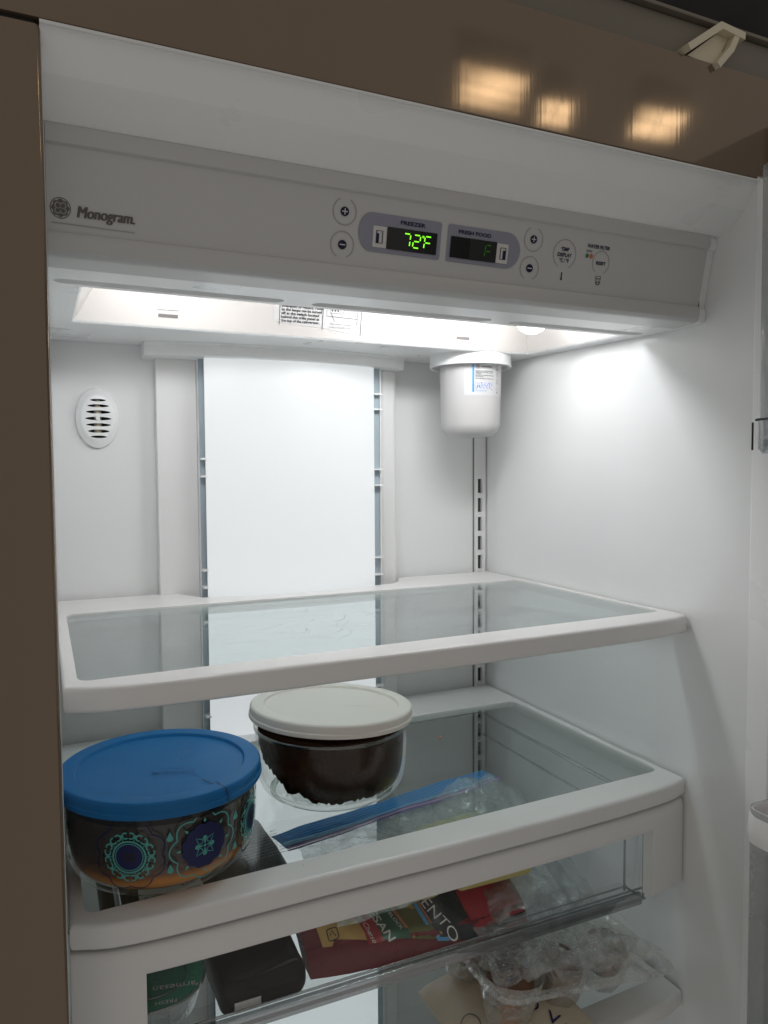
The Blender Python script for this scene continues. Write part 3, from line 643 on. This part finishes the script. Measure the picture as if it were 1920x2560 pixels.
def medA(th):
    deco(disc_grid(circ(0, 0, .0110, n=40), 5), th, NAVYD, .0005)
    deco(stroke(scallop(.0235, 8, .0035, 96), .0009, True), th, NAVYD, .0005)
    g = stroke(circ(0, 0, .0120, n=48), .0014, True); stroke(circ(0, 0, .0102, n=48), .0006, True, g=g)
    for k in range(10):
        a = 36 * k
        for sg in (-1, 1):                               # paired scrolls round the ring
            b_ = a + sg * 10.5; cx, cy = .0165 * math.cos(R(b_)), .0165 * math.sin(R(b_))
            pts = circ(cx, cy, .0022, n=14, a0=b_ + 180 - sg * 40, a1=b_ + 180 + sg * 220)
            stroke(pts, .0012, g=g)
        stroke([(.0128 * math.cos(R(a)), .0128 * math.sin(R(a))), (.0180 * math.cos(R(a)), .0180 * math.sin(R(a)))], .0006, g=g)
    deco(g, th, TEAL)
    g = G()
    for k in range(4): fill(drop(.0028 * math.cos(R(45 + 90 * k)), .0028 * math.sin(R(45 + 90 * k)), 45 + 90 * k - 90, .004, .0024), g=g)
    deco(g, th, INK, .0008)
def medB(th):
    deco(disc_grid(scallop(.0165, 12, .0014, 60), 6), th, NAVYD, .0005)
    g = stroke(scallop(.0225, 8, .0042, 112, .39), .0011, True)
    for k in range(8): a = 45 * k; fill(drop(.0200 * math.cos(R(a)), .0200 * math.sin(R(a)), a - 90, .0034, .0016), g=g)
    for k in range(4):
        a = 90 * k; fill(drop(.0050 * math.cos(R(a)), .0050 * math.sin(R(a)), a + 90, .0062, .0026), g=g)
        a += 45; stroke(drop(.0062 * math.cos(R(a)), .0062 * math.sin(R(a)), a - 90, .0062, .0030), .0006, True, g=g)
    fill(circ(0, 0, .0011, n=12), g=g)
    deco(g, th, TEAL, .0008)
th0 = R(244)
for k in range(8):
    (medA if k % 2 == 0 else medB)(th0 + R(41.5) * (k - 1) + R(41.5)) if -1 <= ((k + 1) % 8) - 1 <= 4 or True else None
for k in range(8):
    g = fill(drop(0, .0125, 0, .0072, .0036)); fill(drop(0, -.0125, 0, .0072, .0036), g=g)
    deco(g, th0 + R(41.5) * k + R(22), TEAL, .0006, 'drop_print')
stew = zramp('brown_stew', [(0, (.75, .33, .03)), (.22, (.60, .22, .02)), (.33, (.14, .045, .010)), (.50, (.022, .010, .006)), (1, (.018, .010, .007))], -.028, .028, .25, nscale=30, namt=.12)
g = lathe([(.0001, .0053), (.0575, .0057), (.0640, .0085), (.0686, .0138), (.0715, .0208), (.0732, .0312), (.0740, .0474), (.0743, .0610), (.058, .0635), (.0001, .0625)], b1, 64)
tag(obj('stew', g, stew, None, 50), 'dark brown stew with amber bottom filling the patterned bowl', 'food')
# white-lidded bowl
b2 = Vector((.2550, .2100, 0))
B2 = empty('lidded_bowl', b2, 'plain clear glass bowl with tilted white lid holding chocolate cake', 'bowl', 'glass bowls on the middle shelf')
obj('glass', lathe(bowl_profile(), b2, NB), PYC, B2, 60)
obj('rim', lathe([(.0772, .0702), (.0784, .0694), (.0784, .0672), (.0776, .0662)], b2, NB, False, False), PYE, B2, 60)
obj('foot_ring', lathe([(.0565, .0004), (.0622, .0022), (.0628, .0026), (.0570, .0010)], b2, NB, False, False), PYE, B2, 60)
tm2 = tiltm((b2.x, b2.y, .073), Vector((-.35, .94, 0)).normalized(), R(3.2))
lid2 = obj('lid', lathe([(r_ * 1.01, z_ + .0062) for r_, z_ in lid_profile()], b2, NB, False, True).map(tm2), WHITEL, B2, 30); wn(lid2)
EMW = plastic('white_emboss_shade', (.64, .61, .56), .4, vary=.02)  # duller white carries the shading of the raised letters
g = text('PYREX', .0075, .026, .0, align='CENTER')
obj('emboss_shade_mark', g.map(lambda p: tm2(Vector((b2.x + .022 + p.x * .94 + p.y * .34, b2.y - .018 - p.x * .34 + p.y * .94, .0861)))), EMW, lid2)
cakem = zramp('chocolate_cake', [(0, (.030, .015, .009)), (.5, (.016, .008, .005)), (1, (.045, .021, .012))], -.03, .03, 1.0, nscale=60, namt=.9, bump=1.0, bscale=70, spec=.03)
def cake():
    n, loops = 220, []
    def rim(z):
        for (ra, za), (rb, zb) in zip(inp[:-1], inp[1:]):
            if za <= z <= zb: return ra + (rb - ra) * (z - za) / (zb - za) - .0006
        return inp[-1][0] - .0006
    inp = [(.056, .0056), (.0640, .0085), (.0688, .0138), (.0717, .0208), (.0734, .0312), (.0742, .0474), (.0746, .064), (.0750, .070), (.072, .085)]
    for j in range(15):
        lp = []
        for k in range(n):
            a = 2 * math.pi * k / n; ca, sa = math.cos(a), math.sin(a)
            side = max(0, math.cos(a - R(160)))            # crumbled away on the left
            zb = .0115 + .042 * side ** 2.4 + .0050 * noise.noise((ca * 6, sa * 6, 0)) + .0050 * noise.noise((ca * 22, sa * 22, 3)) + .0035 * noise.noise((ca * 45, sa * 45, 5))
            zt = .0705 + .0055 * side + .0015 * noise.noise((ca * 9, sa * 9, 7))
            if j == 0: r_, z_ = rim(max(zb, .007)) * .72, zb + .004
            elif j == 14: r_, z_ = .0005, .075
            elif j == 13: r_, z_ = rim(zt) * .75, zt + .0005
            else:
                t = (j - 1) / 11; z_ = zb + (zt - zb) * t; r_ = rim(z_) - .0016 * max(0, noise.noise((ca * 9, sa * 9, z_ * 160))) - .0010 * abs(noise.noise((ca * 30, sa * 30, z_ * 400)))
            lp.append((b2.x + r_ * ca, b2.y + r_ * sa, z_))
        loops.append(lp)
    return loft(loops, cap0=True, cap1=True)
tag(obj('cake', cake(), cakem, None, 60), 'crumbled dark chocolate cake inside the bowl under the white lid', 'cake')
tag(obj('crumb', lathe([(.0002, .0004), (.0014, .0006), (.0017, .0018), (.0010, .0030), (.0002, .0034)], (.4250, .2880, -.0020), 12), plastic('crumb', (.62, .25, .08), .6, vary=.2, vscale=300), None, 60), 'tiny orange crumb lying on the middle glass shelf', 'crumb')
SCG = flat('scuff_grey', (.36, .42, .42), .7); g = G(); rnd = random.Random(11)
for i in range(46):
    x, y = rnd.uniform(.17, .40), rnd.uniform(.12, .34); a = rnd.choice((.5, .7, 2.3, 2.6, .1)) + rnd.uniform(-.25, .25); l = rnd.uniform(.008, .045)
    pts = [(x + math.cos(a + .5 * t) * l * t, y + math.sin(a + .5 * t) * l * t) for t in (0, .25, .5, .75, 1)]
    stroke(pts, rnd.uniform(.0002, .0005), g=g)
obj('scuffs', g.map(lambda p: (p.x, p.y, .1724 - .0017)), SCG, S1)
# specks of dirt on the shelves
g = G(); rnd = random.Random(3)
for i in range(70):
    x, y = rnd.uniform(.02, .58), rnd.uniform(.055, .37); zz = .0004 if (y < .075 + .02 * x / .6) else -.0016
    q = .1724 if i % 2 else 0.0
    s = rnd.uniform(.0002, .0006); g.add([(x + s * math.cos(a), y + s * math.sin(a) * rnd.uniform(.5, 1), q + zz) for a in (0, 1.2, 2.4, 3.6, 4.9)], [(0, 1, 2, 3, 4)])
tag(obj('crumb_specks', g, flat('specks', (.12, .09, .06), .8)), 'scattered dark specks of dirt on the glass shelves', 'crumbs', kind='stuff')

# ------------------------------------------------------------------ things in the drawer
zf = -.1232
# cheese packet, printed face tilted up towards the front
AL = R(28); Q0 = Vector((.25, .095, -.112)); E1 = Vector((1, 0, 0)); E2 = Vector((0, math.cos(AL), math.sin(AL))); E3 = Vector((0, -math.sin(AL), math.cos(AL)))
def PKs(u, v): return .0030 * math.sin(u * 40 + v * 60) * math.sin(v * 33 + 1) + .0016 * noise.noise((u * 55, v * 55, 2))
def PK(u, v, off=0): return Q0 + E1 * u + E2 * (v + .010 * max(0, (.02 - u) / .08) * (1 if v < .02 else 0)) + E3 * (off + PKs(u, v) - .006 * max(0, 1 - (v + .002) / .010))
ck = empty('cheese_packet', (.30, .12, zf), 'red green and black cheese packet lying tilted behind the drawer window', 'cheese packet')
RED = plastic('packet_red', (.46, .030, .045), .3, vary=.15, vscale=60); DRED = plastic('packet_dark_red', (.20, .010, .016), .28, vary=.2, vscale=50)
PGRN = plastic('packet_green', (.02, .12, .06), .3, vary=.15, vscale=60); PBLK = plastic('packet_black', (.020, .026, .027), .25, vary=.3, vscale=70)
PYEL = plastic('packet_yellow', (.68, .42, .13), .35, vary=.25, vscale=40); OLV = plastic('packet_olive', (.15, .15, .03), .3, vary=.3, vscale=60)
POR = flat('packet_orange', (.6, .24, .09), .35); PBLU = flat('packet_blue', (.13, .42, .75), .35); PTAN = flat('packet_tan', (.52, .36, .10), .35)
PKW = flat('packet_white', (.85, .83, .80), .4)
def sheet(corners, n=10, m=8):
    a, b, c, d = [Vector(q) for q in corners]
    return loft([[ (a.lerp(b, i / n)).lerp(d.lerp(c, i / n), j / m).to_3d() for i in range(n + 1)] for j in range(m + 1)], close=False)
def pk(name, g, mat, off): return obj(name, g.map(lambda p: PK(p.x, p.y, off)), mat, ck, 60)
body = loft([[PK(u, v, 0) for v in [-.006 + .092 * j / 18 for j in range(19)]] + [PK(u, v, -.012) + Vector((0, .004, 0)) for v in (.082, .04, .008)] for u in [-.056 + .222 * i / 30 for i in range(31)]], cap0=True, cap1=True)
for p in body.v:
    if p.z < zf: p.z = zf
obj('packet_body', body, DRED, ck, 50)
pk('printed_panel', sheet([(-.040, .0225), (.0005, .014), (-.006, .060), (-.043, .060)]), PYEL, .0005)
pk('printed_panel', sheet([(.0005, .0100), (.0150, .0100), (.0090, .075), (-.006, .075)]), RED, .0005)
pk('printed_panel', sheet([(.0150, .0110), (.0425, .0065), (.031, .075), (.0090, .075)]), PGRN, .0006)
pk('printed_panel', sheet([(.0425, .0062), (.0680, .0015), (.060, .075), (.031, .075)]), OLV, .0005)
pk('printed_panel', sheet([(.0680, .0015), (.1080, -.0060), (.100, .080), (.060, .075)]), PBLK, .0005)
pk('printed_panel', sheet([(.1080, .0015), (.1640, .0035), (.151, .080), (.100, .080)]), RED, .0006)
pk('printed_panel', sheet([(.1000, -.0060), (.1660, .0005), (.1640, .0035), (.1080, .0015)]), PBLK, .0004)
pk('printed_panel', stroke([(.0435, .0062), (.0400, .020), (.0355, .040), (.034, .075)], .0030), POR, .0010)
pk('printed_panel', stroke([(.0680, .0025), (.0630, .018), (.0600, .036), (.056, .060)], .0042), PBLU, .0010)
pk('printed_panel', stroke([(.0725, .0045), (.0670, .0190), (.0640, .036), (.062, .060)], .0018), POR, .0011)
pk('printed_panel', sheet([(.0440, .040), (.0570, .0345), (.056, .048), (.042, .058)]), PTAN, .0009)
pk('printed_panel', stroke([(.066, .0015), (.074, .0005), (.079, .000)], .0028), PBLU, .0012)
def ptext(t, u, v, size, w, ang, mat=PKW, bold=.0, shear=0): return pk('lettering', shift(text(t, size, w, bold, shear), u, v, ang), mat, .0014)
ptext('SARGENTO', .0500, .0795, .0150, .0895, -70, bold=-.004)
ptext('PARMESAN', .0015, .0800, .0110, .0740, -77, bold=.012)
ptext('BLOCK', .0290, .0360, .0052, .0200, -76)
ptext('Natural Cheese', -.0040, .0560, .0068, .0470, -80, shear=.3)
pk('icon', stroke(rrect(-.0335, -.0240, .0250, .0350, .002, 4), .0009, True), INK, .0012); pk('icon', stroke([(-.0315, .029), (-.0290, .033), (-.0265, .0275)], .0008), INK, .0012)
# clear crinkled bag round the packet's right end
def crinkle(x0, x1, y0, y1, zfn, n=40, m=26, amp=.006, seed=1):
    lp = []
    for j in range(m + 1):
        row = []
        for i in range(n + 1):
            x = x0 + (x1 - x0) * i / n; y = y0 + (y1 - y0) * j / m
            d = noise.noise((x * 45 + seed, y * 45, seed)) + .5 * abs(noise.noise((x * 90 + seed, y * 90, seed + 3)))
            row.append((x + .004 * noise.noise((y * 60, seed, x * 20)), y, zfn(x, y) + amp * d))
        lp.append(row)
    return loft(lp, close=False)
cb = empty('plastic_bag', (.42, .15, zf), 'crinkled empty clear plastic bag at right end of the drawer', 'bag')
FILM2 = clear('crinkled_film', (.90, .91, .92), .09, 1.5, haze=.30, hcol=(.62, .66, .70), hscale=20, wrinkle=1.0, wscale=45, gboost=.14)
obj('film', crinkle(.380, .497, .090, .235, lambda x, y: -.112 + (y - .09) * .42 + .018 * math.sin((x - .38) * 27), amp=.011, seed=5), FILM2, cb, 60)
obj('film', crinkle(.355, .470, .086, .150, lambda x, y: -.117 + (y - .086) * .28, n=30, m=16, amp=.006, seed=9), FILM2, cb, 60)
obj('film_fold', tube([(.470 + .003 * math.sin(i), .088 + .10 * i / 10, -.112 + .055 * i / 10 + .003 * math.sin(i * 2.1)) for i in range(11)], .007, 8), FILM2, cb, 60)
# zip bag on top, seen through the glass
zb_ = empty('zip_bag', (.34, .17, -.10), 'clear zip bag of pale cheese with blue and purple seal', 'zip bag')
ZA, ZC = Vector((.196, .2200)), Vector((.480, .2750))
ZD = (ZC - ZA).normalized(); ZN = Vector((ZD.y, -ZD.x))
def zs(a, b, w): return -.0470 + .0008 * math.sin(a * 40 + b * 90) + .0010 * noise.noise((a * 40, b * 60, 4)) - .03 * max(0, b - .012)
def zband(b0, b1, a0=0, a1=1, n=46, m=5, off=0):
    lp = []
    for j in range(m + 1):
        b = b0 + (b1 - b0) * j / m; row = []
        for i in range(n + 1):
            a = a0 + (a1 - a0) * i / n; p = ZA + ZD * (a * (ZC - ZA).length) + ZN * b; row.append((p.x, p.y, zs(a * .29, b, 0) + off))
        lp.append(row)
    return loft(lp, close=False)
def translucent(m, color, k):
    N, L = m.node_tree.nodes, m.node_tree.links; t = N.new('ShaderNodeBsdfTranslucent'); t.inputs['Color'].default_value = (*color, 1)
    mx = N.new('ShaderNodeMixShader'); mx.inputs[0].default_value = k; L.new(N['Principled BSDF'].outputs[0], mx.inputs[1]); L.new(t.outputs[0], mx.inputs[2]); L.new(mx.outputs[0], N['Material Output'].inputs['Surface']); return m
BLZ = translucent(plastic('zip_blue', (.03, .34, .92), .3, vary=.35, vscale=18), (.03, .40, .98), .5); PALZ = translucent(plastic('zip_pale_blue', (.22, .58, .95), .35, vary=.3, vscale=30), (.30, .65, 1.0), .5); PURZ = plastic('zip_purple', (.14, .07, .34), .3, vary=.2, vscale=40); PINKZ = plastic('zip_pink', (.62, .38, .62), .3, vary=.1)
obj('seal_band', zband(-.007, .016), BLZ, zb_, 60); obj('seal_band', zband(.0162, .0225), PALZ, zb_, 60)
for k in range(5): obj('seal_ridge', zband(-.0055 + .0045 * k, -.0037 + .0045 * k, m=1, off=.0007), PALZ, zb_, 60)
obj('zip_strip', zband(.0228, .0262, off=.0008), PURZ, zb_, 60); obj('zip_strip', zband(.0264, .0288, off=.0012), PINKZ, zb_, 60); obj('zip_strip', zband(.0290, .0315, off=.0008), PURZ, zb_, 60)
def pz(x, y): return -.0500 + .003 * noise.noise((x * 22, y * 22, 8)) - .02 * max(0, (.15 - y) / .06)
obj('pouch', crinkle(.215, .462, .095, .235, lambda x, y: pz(x, y) - .001, n=60, m=40, amp=.0035, seed=12).map(lambda p: Vector((p.x, p.y - max(0, .05 - (p.x - .215) * .22) * (1 if p.y > .2 else 0) * 0 + (p.x - .3) * .10, p.z))), POUCH, zb_, 60)
chs = zramp('pale_cheese', [(0, (.62, .52, .16)), (1, (.78, .68, .28))], -.02, .02, .5, nscale=90, namt=.6, bump=.6, bscale=160)
for nm, x0, x1, y0, y1, z1, lb in (('cheese', .345, .430, .105, .205, -.060, 'pale yellow cheese in the zip bag near the drawer window right side'), ('cheese', .235, .330, .112, .165, -.062, 'pale yellow cheese in the zip bag behind the red packet')):
    g = rbox(x0, x1, y0, y1, -.0840, z1 + .006, .008, 3); g.map(lambda p: p + Vector((.006 * noise.noise(p * 35), .006 * noise.noise(p * 35 + Vector((5, 0, 0))), .003 * noise.noise(p * 60))))
    tag(obj(nm, g, chs, None, 60), lb, 'cheese', 'cheese in the zip bag')
tabp = empty('wrapper', (.35, .13, -.058), 'red wrapper end lying over pale cheese behind the shelf edge', 'wrapper')
obj('sheet', sheet([(.318, .128), (.368, .140), (.364, .1725), (.330, .1640)]).map(lambda p: (p.x, p.y, -.0545 + .002 * math.sin(p.x * 150))), RED, tabp, 60)
obj('tape', sheet([(.342, .1785), (.362, .1825), (.3615, .186), (.3415, .182)], 4, 2).map(lambda p: (p.x, p.y, -.0530)), PGRN, tabp)
# black packet with label, left
bp_ = empty('black_packet', (.12, .18, zf), 'black plastic food packet with white printed label under the blue bowl', 'packet')
BLKP = plastic('black_film', (.007, .007, .007), .42, spec=.15, vary=.3, vscale=30, bump=.5, bscale=40)
g = rbox(.030, .2000, .1480, .2850, -.0915, -.0480, .012, 4)
bmv = sub(g, 1); bmv.map(lambda p: p + Vector((.002 * noise.noise(p * 60), .003 * noise.noise(p * 60 + Vector((3, 0, 0))), .0035 * noise.noise(p * 45 + Vector((0, 7, 0))) if p.z > -.1 else 0)))
obj('film', bmv, BLKP, bp_, 60)
TXTG = flat('grey_print', (.20, .20, .19), .5)
for i in range(9):
    t = ['keep refrigerated at or below 40 F', 'ingredients water salt spices', 'see best by date on the package', 'for food safety cook thoroughly', 'discard the tray after opening', 'protein source and iron'][i % 6]
    g = shift(text(t, .0042, .058 - .003 * (i % 3)), .1420 + .002 * i, .2140 - .0052 * i, 8); obj('print', g.map(lambda p: (p.x, p.y, -.0402)), TXTG, bp_)
obj('label', sheet([(.058, .140), (.1135, .150), (.1120, .169), (.0595, .172)], 8, 4).map(lambda p: (p.x, p.y, -.0408)), PAPER, bp_)
g = shift(text('Protein 20g', .0060, .026, .005), .0635, .1500, 6); obj('print', g.map(lambda p: (p.x, p.y, -.0402)), INK, bp_)
obj('print', shift(stroke([(0, 0), (.048, 0)], .0016), .0625, .1460, 8).map(lambda p: (p.x, p.y, -.0402)), INK, bp_)
g = shift(text('4.2 oz', .0045, .012, .003), .0950, .1600, 6); obj('print', g.map(lambda p: (p.x, p.y, -.0402)), INK, bp_)
# second, lower tray in front of it (dark, glossy)
tb2 = empty('meat_tray', (.15, .10, zf), 'dark brown sealed tray beside the green lidded tub', 'tray')
g = sub(rbox(.1120, .1880, .0890, .1850, zf, -.0915, .010, 3), 1).map(lambda p: p + Vector((.002 * noise.noise(p * 70), .002 * noise.noise(p * 70 + Vector((3, 0, 0))), .003 * noise.noise(p * 60) if p.z > -.11 else 0))); obj('film', g, plastic('dark_brown_film', (.010, .006, .004), .25, spec=.2, vary=.4, vscale=30, bump=.6, bscale=60), tb2, 50)
obj('label', box(.1240, .1460, .0882, .0886, -.1180, -.1095), PAPER, tb2)
# clear tub with green printed film lid
tub = empty('deli_tub', (.070, .125, zf), 'clear round tub with green printed lid at the drawer window left', 'tub')
tc_ = Vector((.0640, .1280, 0))
obj('tub_wall', lathe([(.030, zf + .0003), (.036, -.118), (.0415, -.099), (.0440, -.0970), (.0440, -.0950)], tc_, 48, True, False), BAGC, tub, 60)
LGR = plastic('tub_green', (.05, .34, .21), .25, vary=.15, vscale=40)
lo = obj('tub_lid', lathe([(.0430, -.0952), (.0425, -.0940), (.030, -.0940), (.028, -.0946), (.0001, -.0946)], tc_, 48, False, True), LGR, tub, 50)
obj('lid_rim', tube([(tc_.x + .0432 * math.cos(2 * math.pi * k / 40), tc_.y + .0432 * math.sin(2 * math.pi * k / 40), -.0944) for k in range(40)], .0014, 6, closed=True), TRAYE, tub, 60)
obj('lid_rim', tube([(tc_.x + .028 * math.cos(2 * math.pi * k / 40), tc_.y + .028 * math.sin(2 * math.pi * k / 40), -.0938) for k in range(40)], .0009, 6, closed=True), TRAYE, tub, 60)
g = shift(text('Parmesan', .0100, .038, .0), .1010, .1060, 168); obj('lettering', g.map(lambda p: (p.x, p.y, -.0934)), PKW, lo)
g = shift(text('FRESH', .0060, .016, .0), .0790, .0925, 172); obj('lettering', g.map(lambda p: (p.x, p.y, -.0934)), PKW, lo)

# ------------------------------------------------------------------ on the lowest shelf
z3 = -.2305
bg_ = empty('bread_bag', (.40, .10, z3), 'beige printed paper bag with dark blue letters on the lowest shelf', 'bag')
KRAFT = plastic('beige_bag', (.66, .57, .43), .45, vary=.12, vscale=25, bump=.5, bscale=45)
def bagz(x, y): 
    u = (x - .408) / .066; v = (y - .105) / .085; q = max(0, 1 - abs(u) ** 2.6) ** .45 * max(0, 1 - abs(v) ** 3) ** .5
    return z3 - .0010 + .034 * q + .0035 * noise.noise((x * 40, y * 40, 1)) * q
lp = []
for j in range(29):
    y = .020 + .170 * j / 28; lp.append([(x, y, bagz(x, y)) for x in [.342 + .132 * i / 28 for i in range(29)]])
obj('paper', loft(lp, close=False), KRAFT, bg_, 60)
def onbag(g, m, nm): return obj(nm, g.map(lambda p: (p.x, p.y, bagz(p.x, p.y) + .0012)), m, bg_)
NAV2 = flat('bag_navy', (.03, .025, .10), .5)
for ch, x, y, a in (('O', .4050, .0790, -22), ('V', .4150, .0640, -48), ('E', .4190, .0470, -60)):
    onbag(shift(text(ch, .0190, .0125 if ch != 'E' else .010, .008), x, y, a), NAV2, 'lettering')
onbag(disc_grid(circ(.374, .062, .013, .011, 24), 4), flat('bag_orange', (.62, .22, .08), .5), 'print')
onbag(stroke([(.4500, .150), (.444, .135), (.441, .120)], .006), PBLU, 'print')
onbag(stroke(circ(.352, .098, .009, .012, 20), .0012, True), TXTG, 'print')
# clear carton with cups, resting on bag and shelf
CT = empty('clear_carton', (.48, .14, z3), 'clear plastic carton of brown eggs resting on the beige bag', 'carton')
CARC = clear('carton_clear', (.93, .93, .92), .04, 1.55, haze=.24, hcol=(.66, .66, .62), hscale=16, wrinkle=.8, wscale=70, gboost=.18)
tmc = tiltm((.39, .13, -.19), Vector((0, 1, 0)), R(7.5))
cups = [(.382 + .068 * i, .080 + .012 * i + .078 * j) for i in range(3) for j in range(2)]
obj('rim', loft([[(x, y, -.153) for x, y in rrect(.346, .556, .040, .216, .02)], [(x, y, -.1555) for x, y in rrect(.343, .559, .037, .219, .02)], [(x, y, -.153) for x, y in rrect(.352, .550, .046, .210, .018)]]).map(tmc), CARC, CT, 60)
obj('film_lid', crinkle(.350, .545, .060, .205, lambda x, y: -.150 + .006 * math.sin(x * 70) * math.sin(y * 60), n=50, m=30, amp=.010, seed=21).map(tmc), CARC, CT, 60)
obj('film_lid', crinkle(.352, .550, .050, .200, lambda x, y: -.146 + .007 * math.sin(x * 90 + 1) * math.sin(y * 75), n=60, m=40, amp=.013, seed=33).map(tmc), CARC, CT, 60)
EGG = plastic('egg_shell', (.15, .075, .042), .7, vary=.55, vscale=60, bump=.6, bscale=200)
for i, (x, y) in enumerate(cups):
    n = 40
    def cupl(r_, z_, k): return [(x + r_ * (1 + k * math.cos(8 * t)) * math.cos(t), y + r_ * .92 * (1 + k * math.cos(8 * t)) * math.sin(t), z_) for t in [2 * math.pi * q / n for q in range(n)]]
    obj('cup', loft([cupl(.0330, -.153, 0), cupl(.0300, -.163, .02), cupl(.0285, -.174, .03), cupl(.0270, -.1755, .03), cupl(.0215, -.195, .04), cupl(.0170, -.2025, .03), cupl(.010, -.2045, 0)], cap1=True).map(tmc), CARC, CT, 60)
    mf = lathe([(.0001, -.0230), (.0090, -.0210), (.0165, -.0150), (.0215, -.0060), (.0232, .0020), (.0222, .0090), (.0180, .0160), (.0110, .0205), (.0001, .0225)], (x, y, -.1700), 36)
    mf.map(lambda p: p + Vector((.0005 * noise.noise(p * 90), .0005 * noise.noise(p * 90 + Vector((4, 0, 0))), .0005 * noise.noise(p * 90 + Vector((0, 9, 0)))))).map(tmc)
    tag(obj('egg', mf, EGG, None, 60), ('brown egg in the clear carton, front row' if i % 2 == 0 else 'brown egg in the clear carton, back row') + (', nearest the bag' if i < 2 else (', middle cup' if i < 4 else ', next to the right wall')), 'egg', 'eggs in the clear carton')

# ------------------------------------------------------------------ door with bins at the right edge
DO = empty('fridge_door', (.68, -.35, ZB), 'open white refrigerator door at the right edge', 'door')
obj('door_liner', rbox(.650, .690, -.70, -.030, ZB, .66, .006, 3), TRIMW, DO, 40)
def bin_(z0, z1, label, white):
    b = empty('door_bin', (.59, -.2, z0), label, 'door bin', 'clear bins on the open door')
    o = [(x, y) for x, y in rrect(.5300, .6495, -.50, -.0560, .012, 8)]
    obj('bin_wall', loft([[(x, y, z1) for x, y in o], [(x + .002 * (1 if x < .6 else 0), y, z0 + .006) for x, y in o]]), BINC, b, 60)
    if not white:
        i_ = [(x, y) for x, y in rrect(.5330, .6465, -.497, -.0590, .010, 8)]
        obj('bin_base', loft([[(x, y, z0 + .029) for x, y in i_], [(x, y, z0 + .028) for x, y in o], [(x, y, z0 + .004) for x, y in o], [(x, y, z0) for x, y in i_]], cap0=True, cap1=True), TRAYE, b, 60)
        obj('bin_rib', tube([(.5292, -.20, z0 + .028), (.5292, -.062, z0 + .028), (.536, -.0552, z0 + .028), (.62, -.0552, z0 + .028)], .0009, 6), INK, b, 60)
        obj('bin_rib', tube([(.5322, -.0555, z0 + .026), (.5322, -.0555, z0 + .003)], .0008, 6), INK, b, 60)
    else:
        obj('bin_base', loft([[(x, y, z0 + .004) for x, y in o], [(x, y, z0) for x, y in o]], cap0=True, cap1=True), TRAYE, b, 60)
        i_ = [(x, y) for x, y in rrect(.5345, .6450, -.4955, -.0605, .010, 8)]
        obj('bin_rim', loft([[(x, y, z1 - .030) for x, y in o], [(x + (.5300 - .5320 if x < .6 else 0), y + (.0010 if y > -.3 else 0), z1 - .020) for x, y in o], [(x, y + (.0010 if y > -.3 else 0), z1 - .006) for x, y in o], [(x * .7 + a * .3, y * .7 + c * .3, z1) for (x, y), (a, c) in zip(o, i_)], [(a, c, z1 - .004) for a, c in i_], [(a, c, z1 - .030) for a, c in i_]], ring=True), FRAMEW, b, 50)
    return b
bin_(.335, .568, 'tall clear door bin at upper right edge', False)
bin_(-.36, .036, 'clear door bin with white rim at lower right edge', True)

# ------------------------------------------------------------------ kitchen ceiling lamps (seen mirrored in the steel header)
def lamp(c, w, h, skew, label, bars):
    t = empty('ceiling_lamp', (c[0], c[1], 1.20), label, 'ceiling lamp', 'kitchen ceiling lamps')
    q = [(c[0] + sx * w / 2 + sk * skew, c[1] + sy * h / 2) for sx, sy, sk in ((-1, 1, -1), (1, 1, -1), (1, -1, 1), (-1, -1, 1))]
    obj('diffuser', poly([(x, y, 1.198) for x, y in q]), LAMPM, t)
    obj('housing', loft([[(c[0] + (x - c[0]) * k, c[1] + (y - c[1]) * k, z) for x, y in q] for k, z in ((1.0, 1.197), (1.10, 1.197), (1.10, 1.26), (.4, 1.30))], cap1=True), TRIMW, t, 30)
    for a, b in bars:
        P_ = lambda u, v: Vector((*( (Vector(q[0]).lerp(Vector(q[1]), u)).lerp(Vector(q[3]).lerp(Vector(q[2]), u), v)), 1.1965))
        obj('bar', tube([P_(*a), P_(*b)], .0025, 6), SLOTG, t)
lamp((.960, -1.008), .176, .160, .045, 'square kitchen ceiling lamp mirrored leftmost in the steel header', [((0, .42), (1, .42)), ((0, .72), (1, .72))])
lamp((1.165, -1.040), .090, .110, .040, 'small kitchen ceiling lamp mirrored in the middle of the header', [((.55, 0), (.35, 1)), ((0, .5), (1, .5))])
lamp((1.440, -.985), .150, .140, .050, 'kitchen ceiling lamp mirrored rightmost in the steel header', [((.5, 0), (.42, 1)), ((0, .45), (1, .45))])
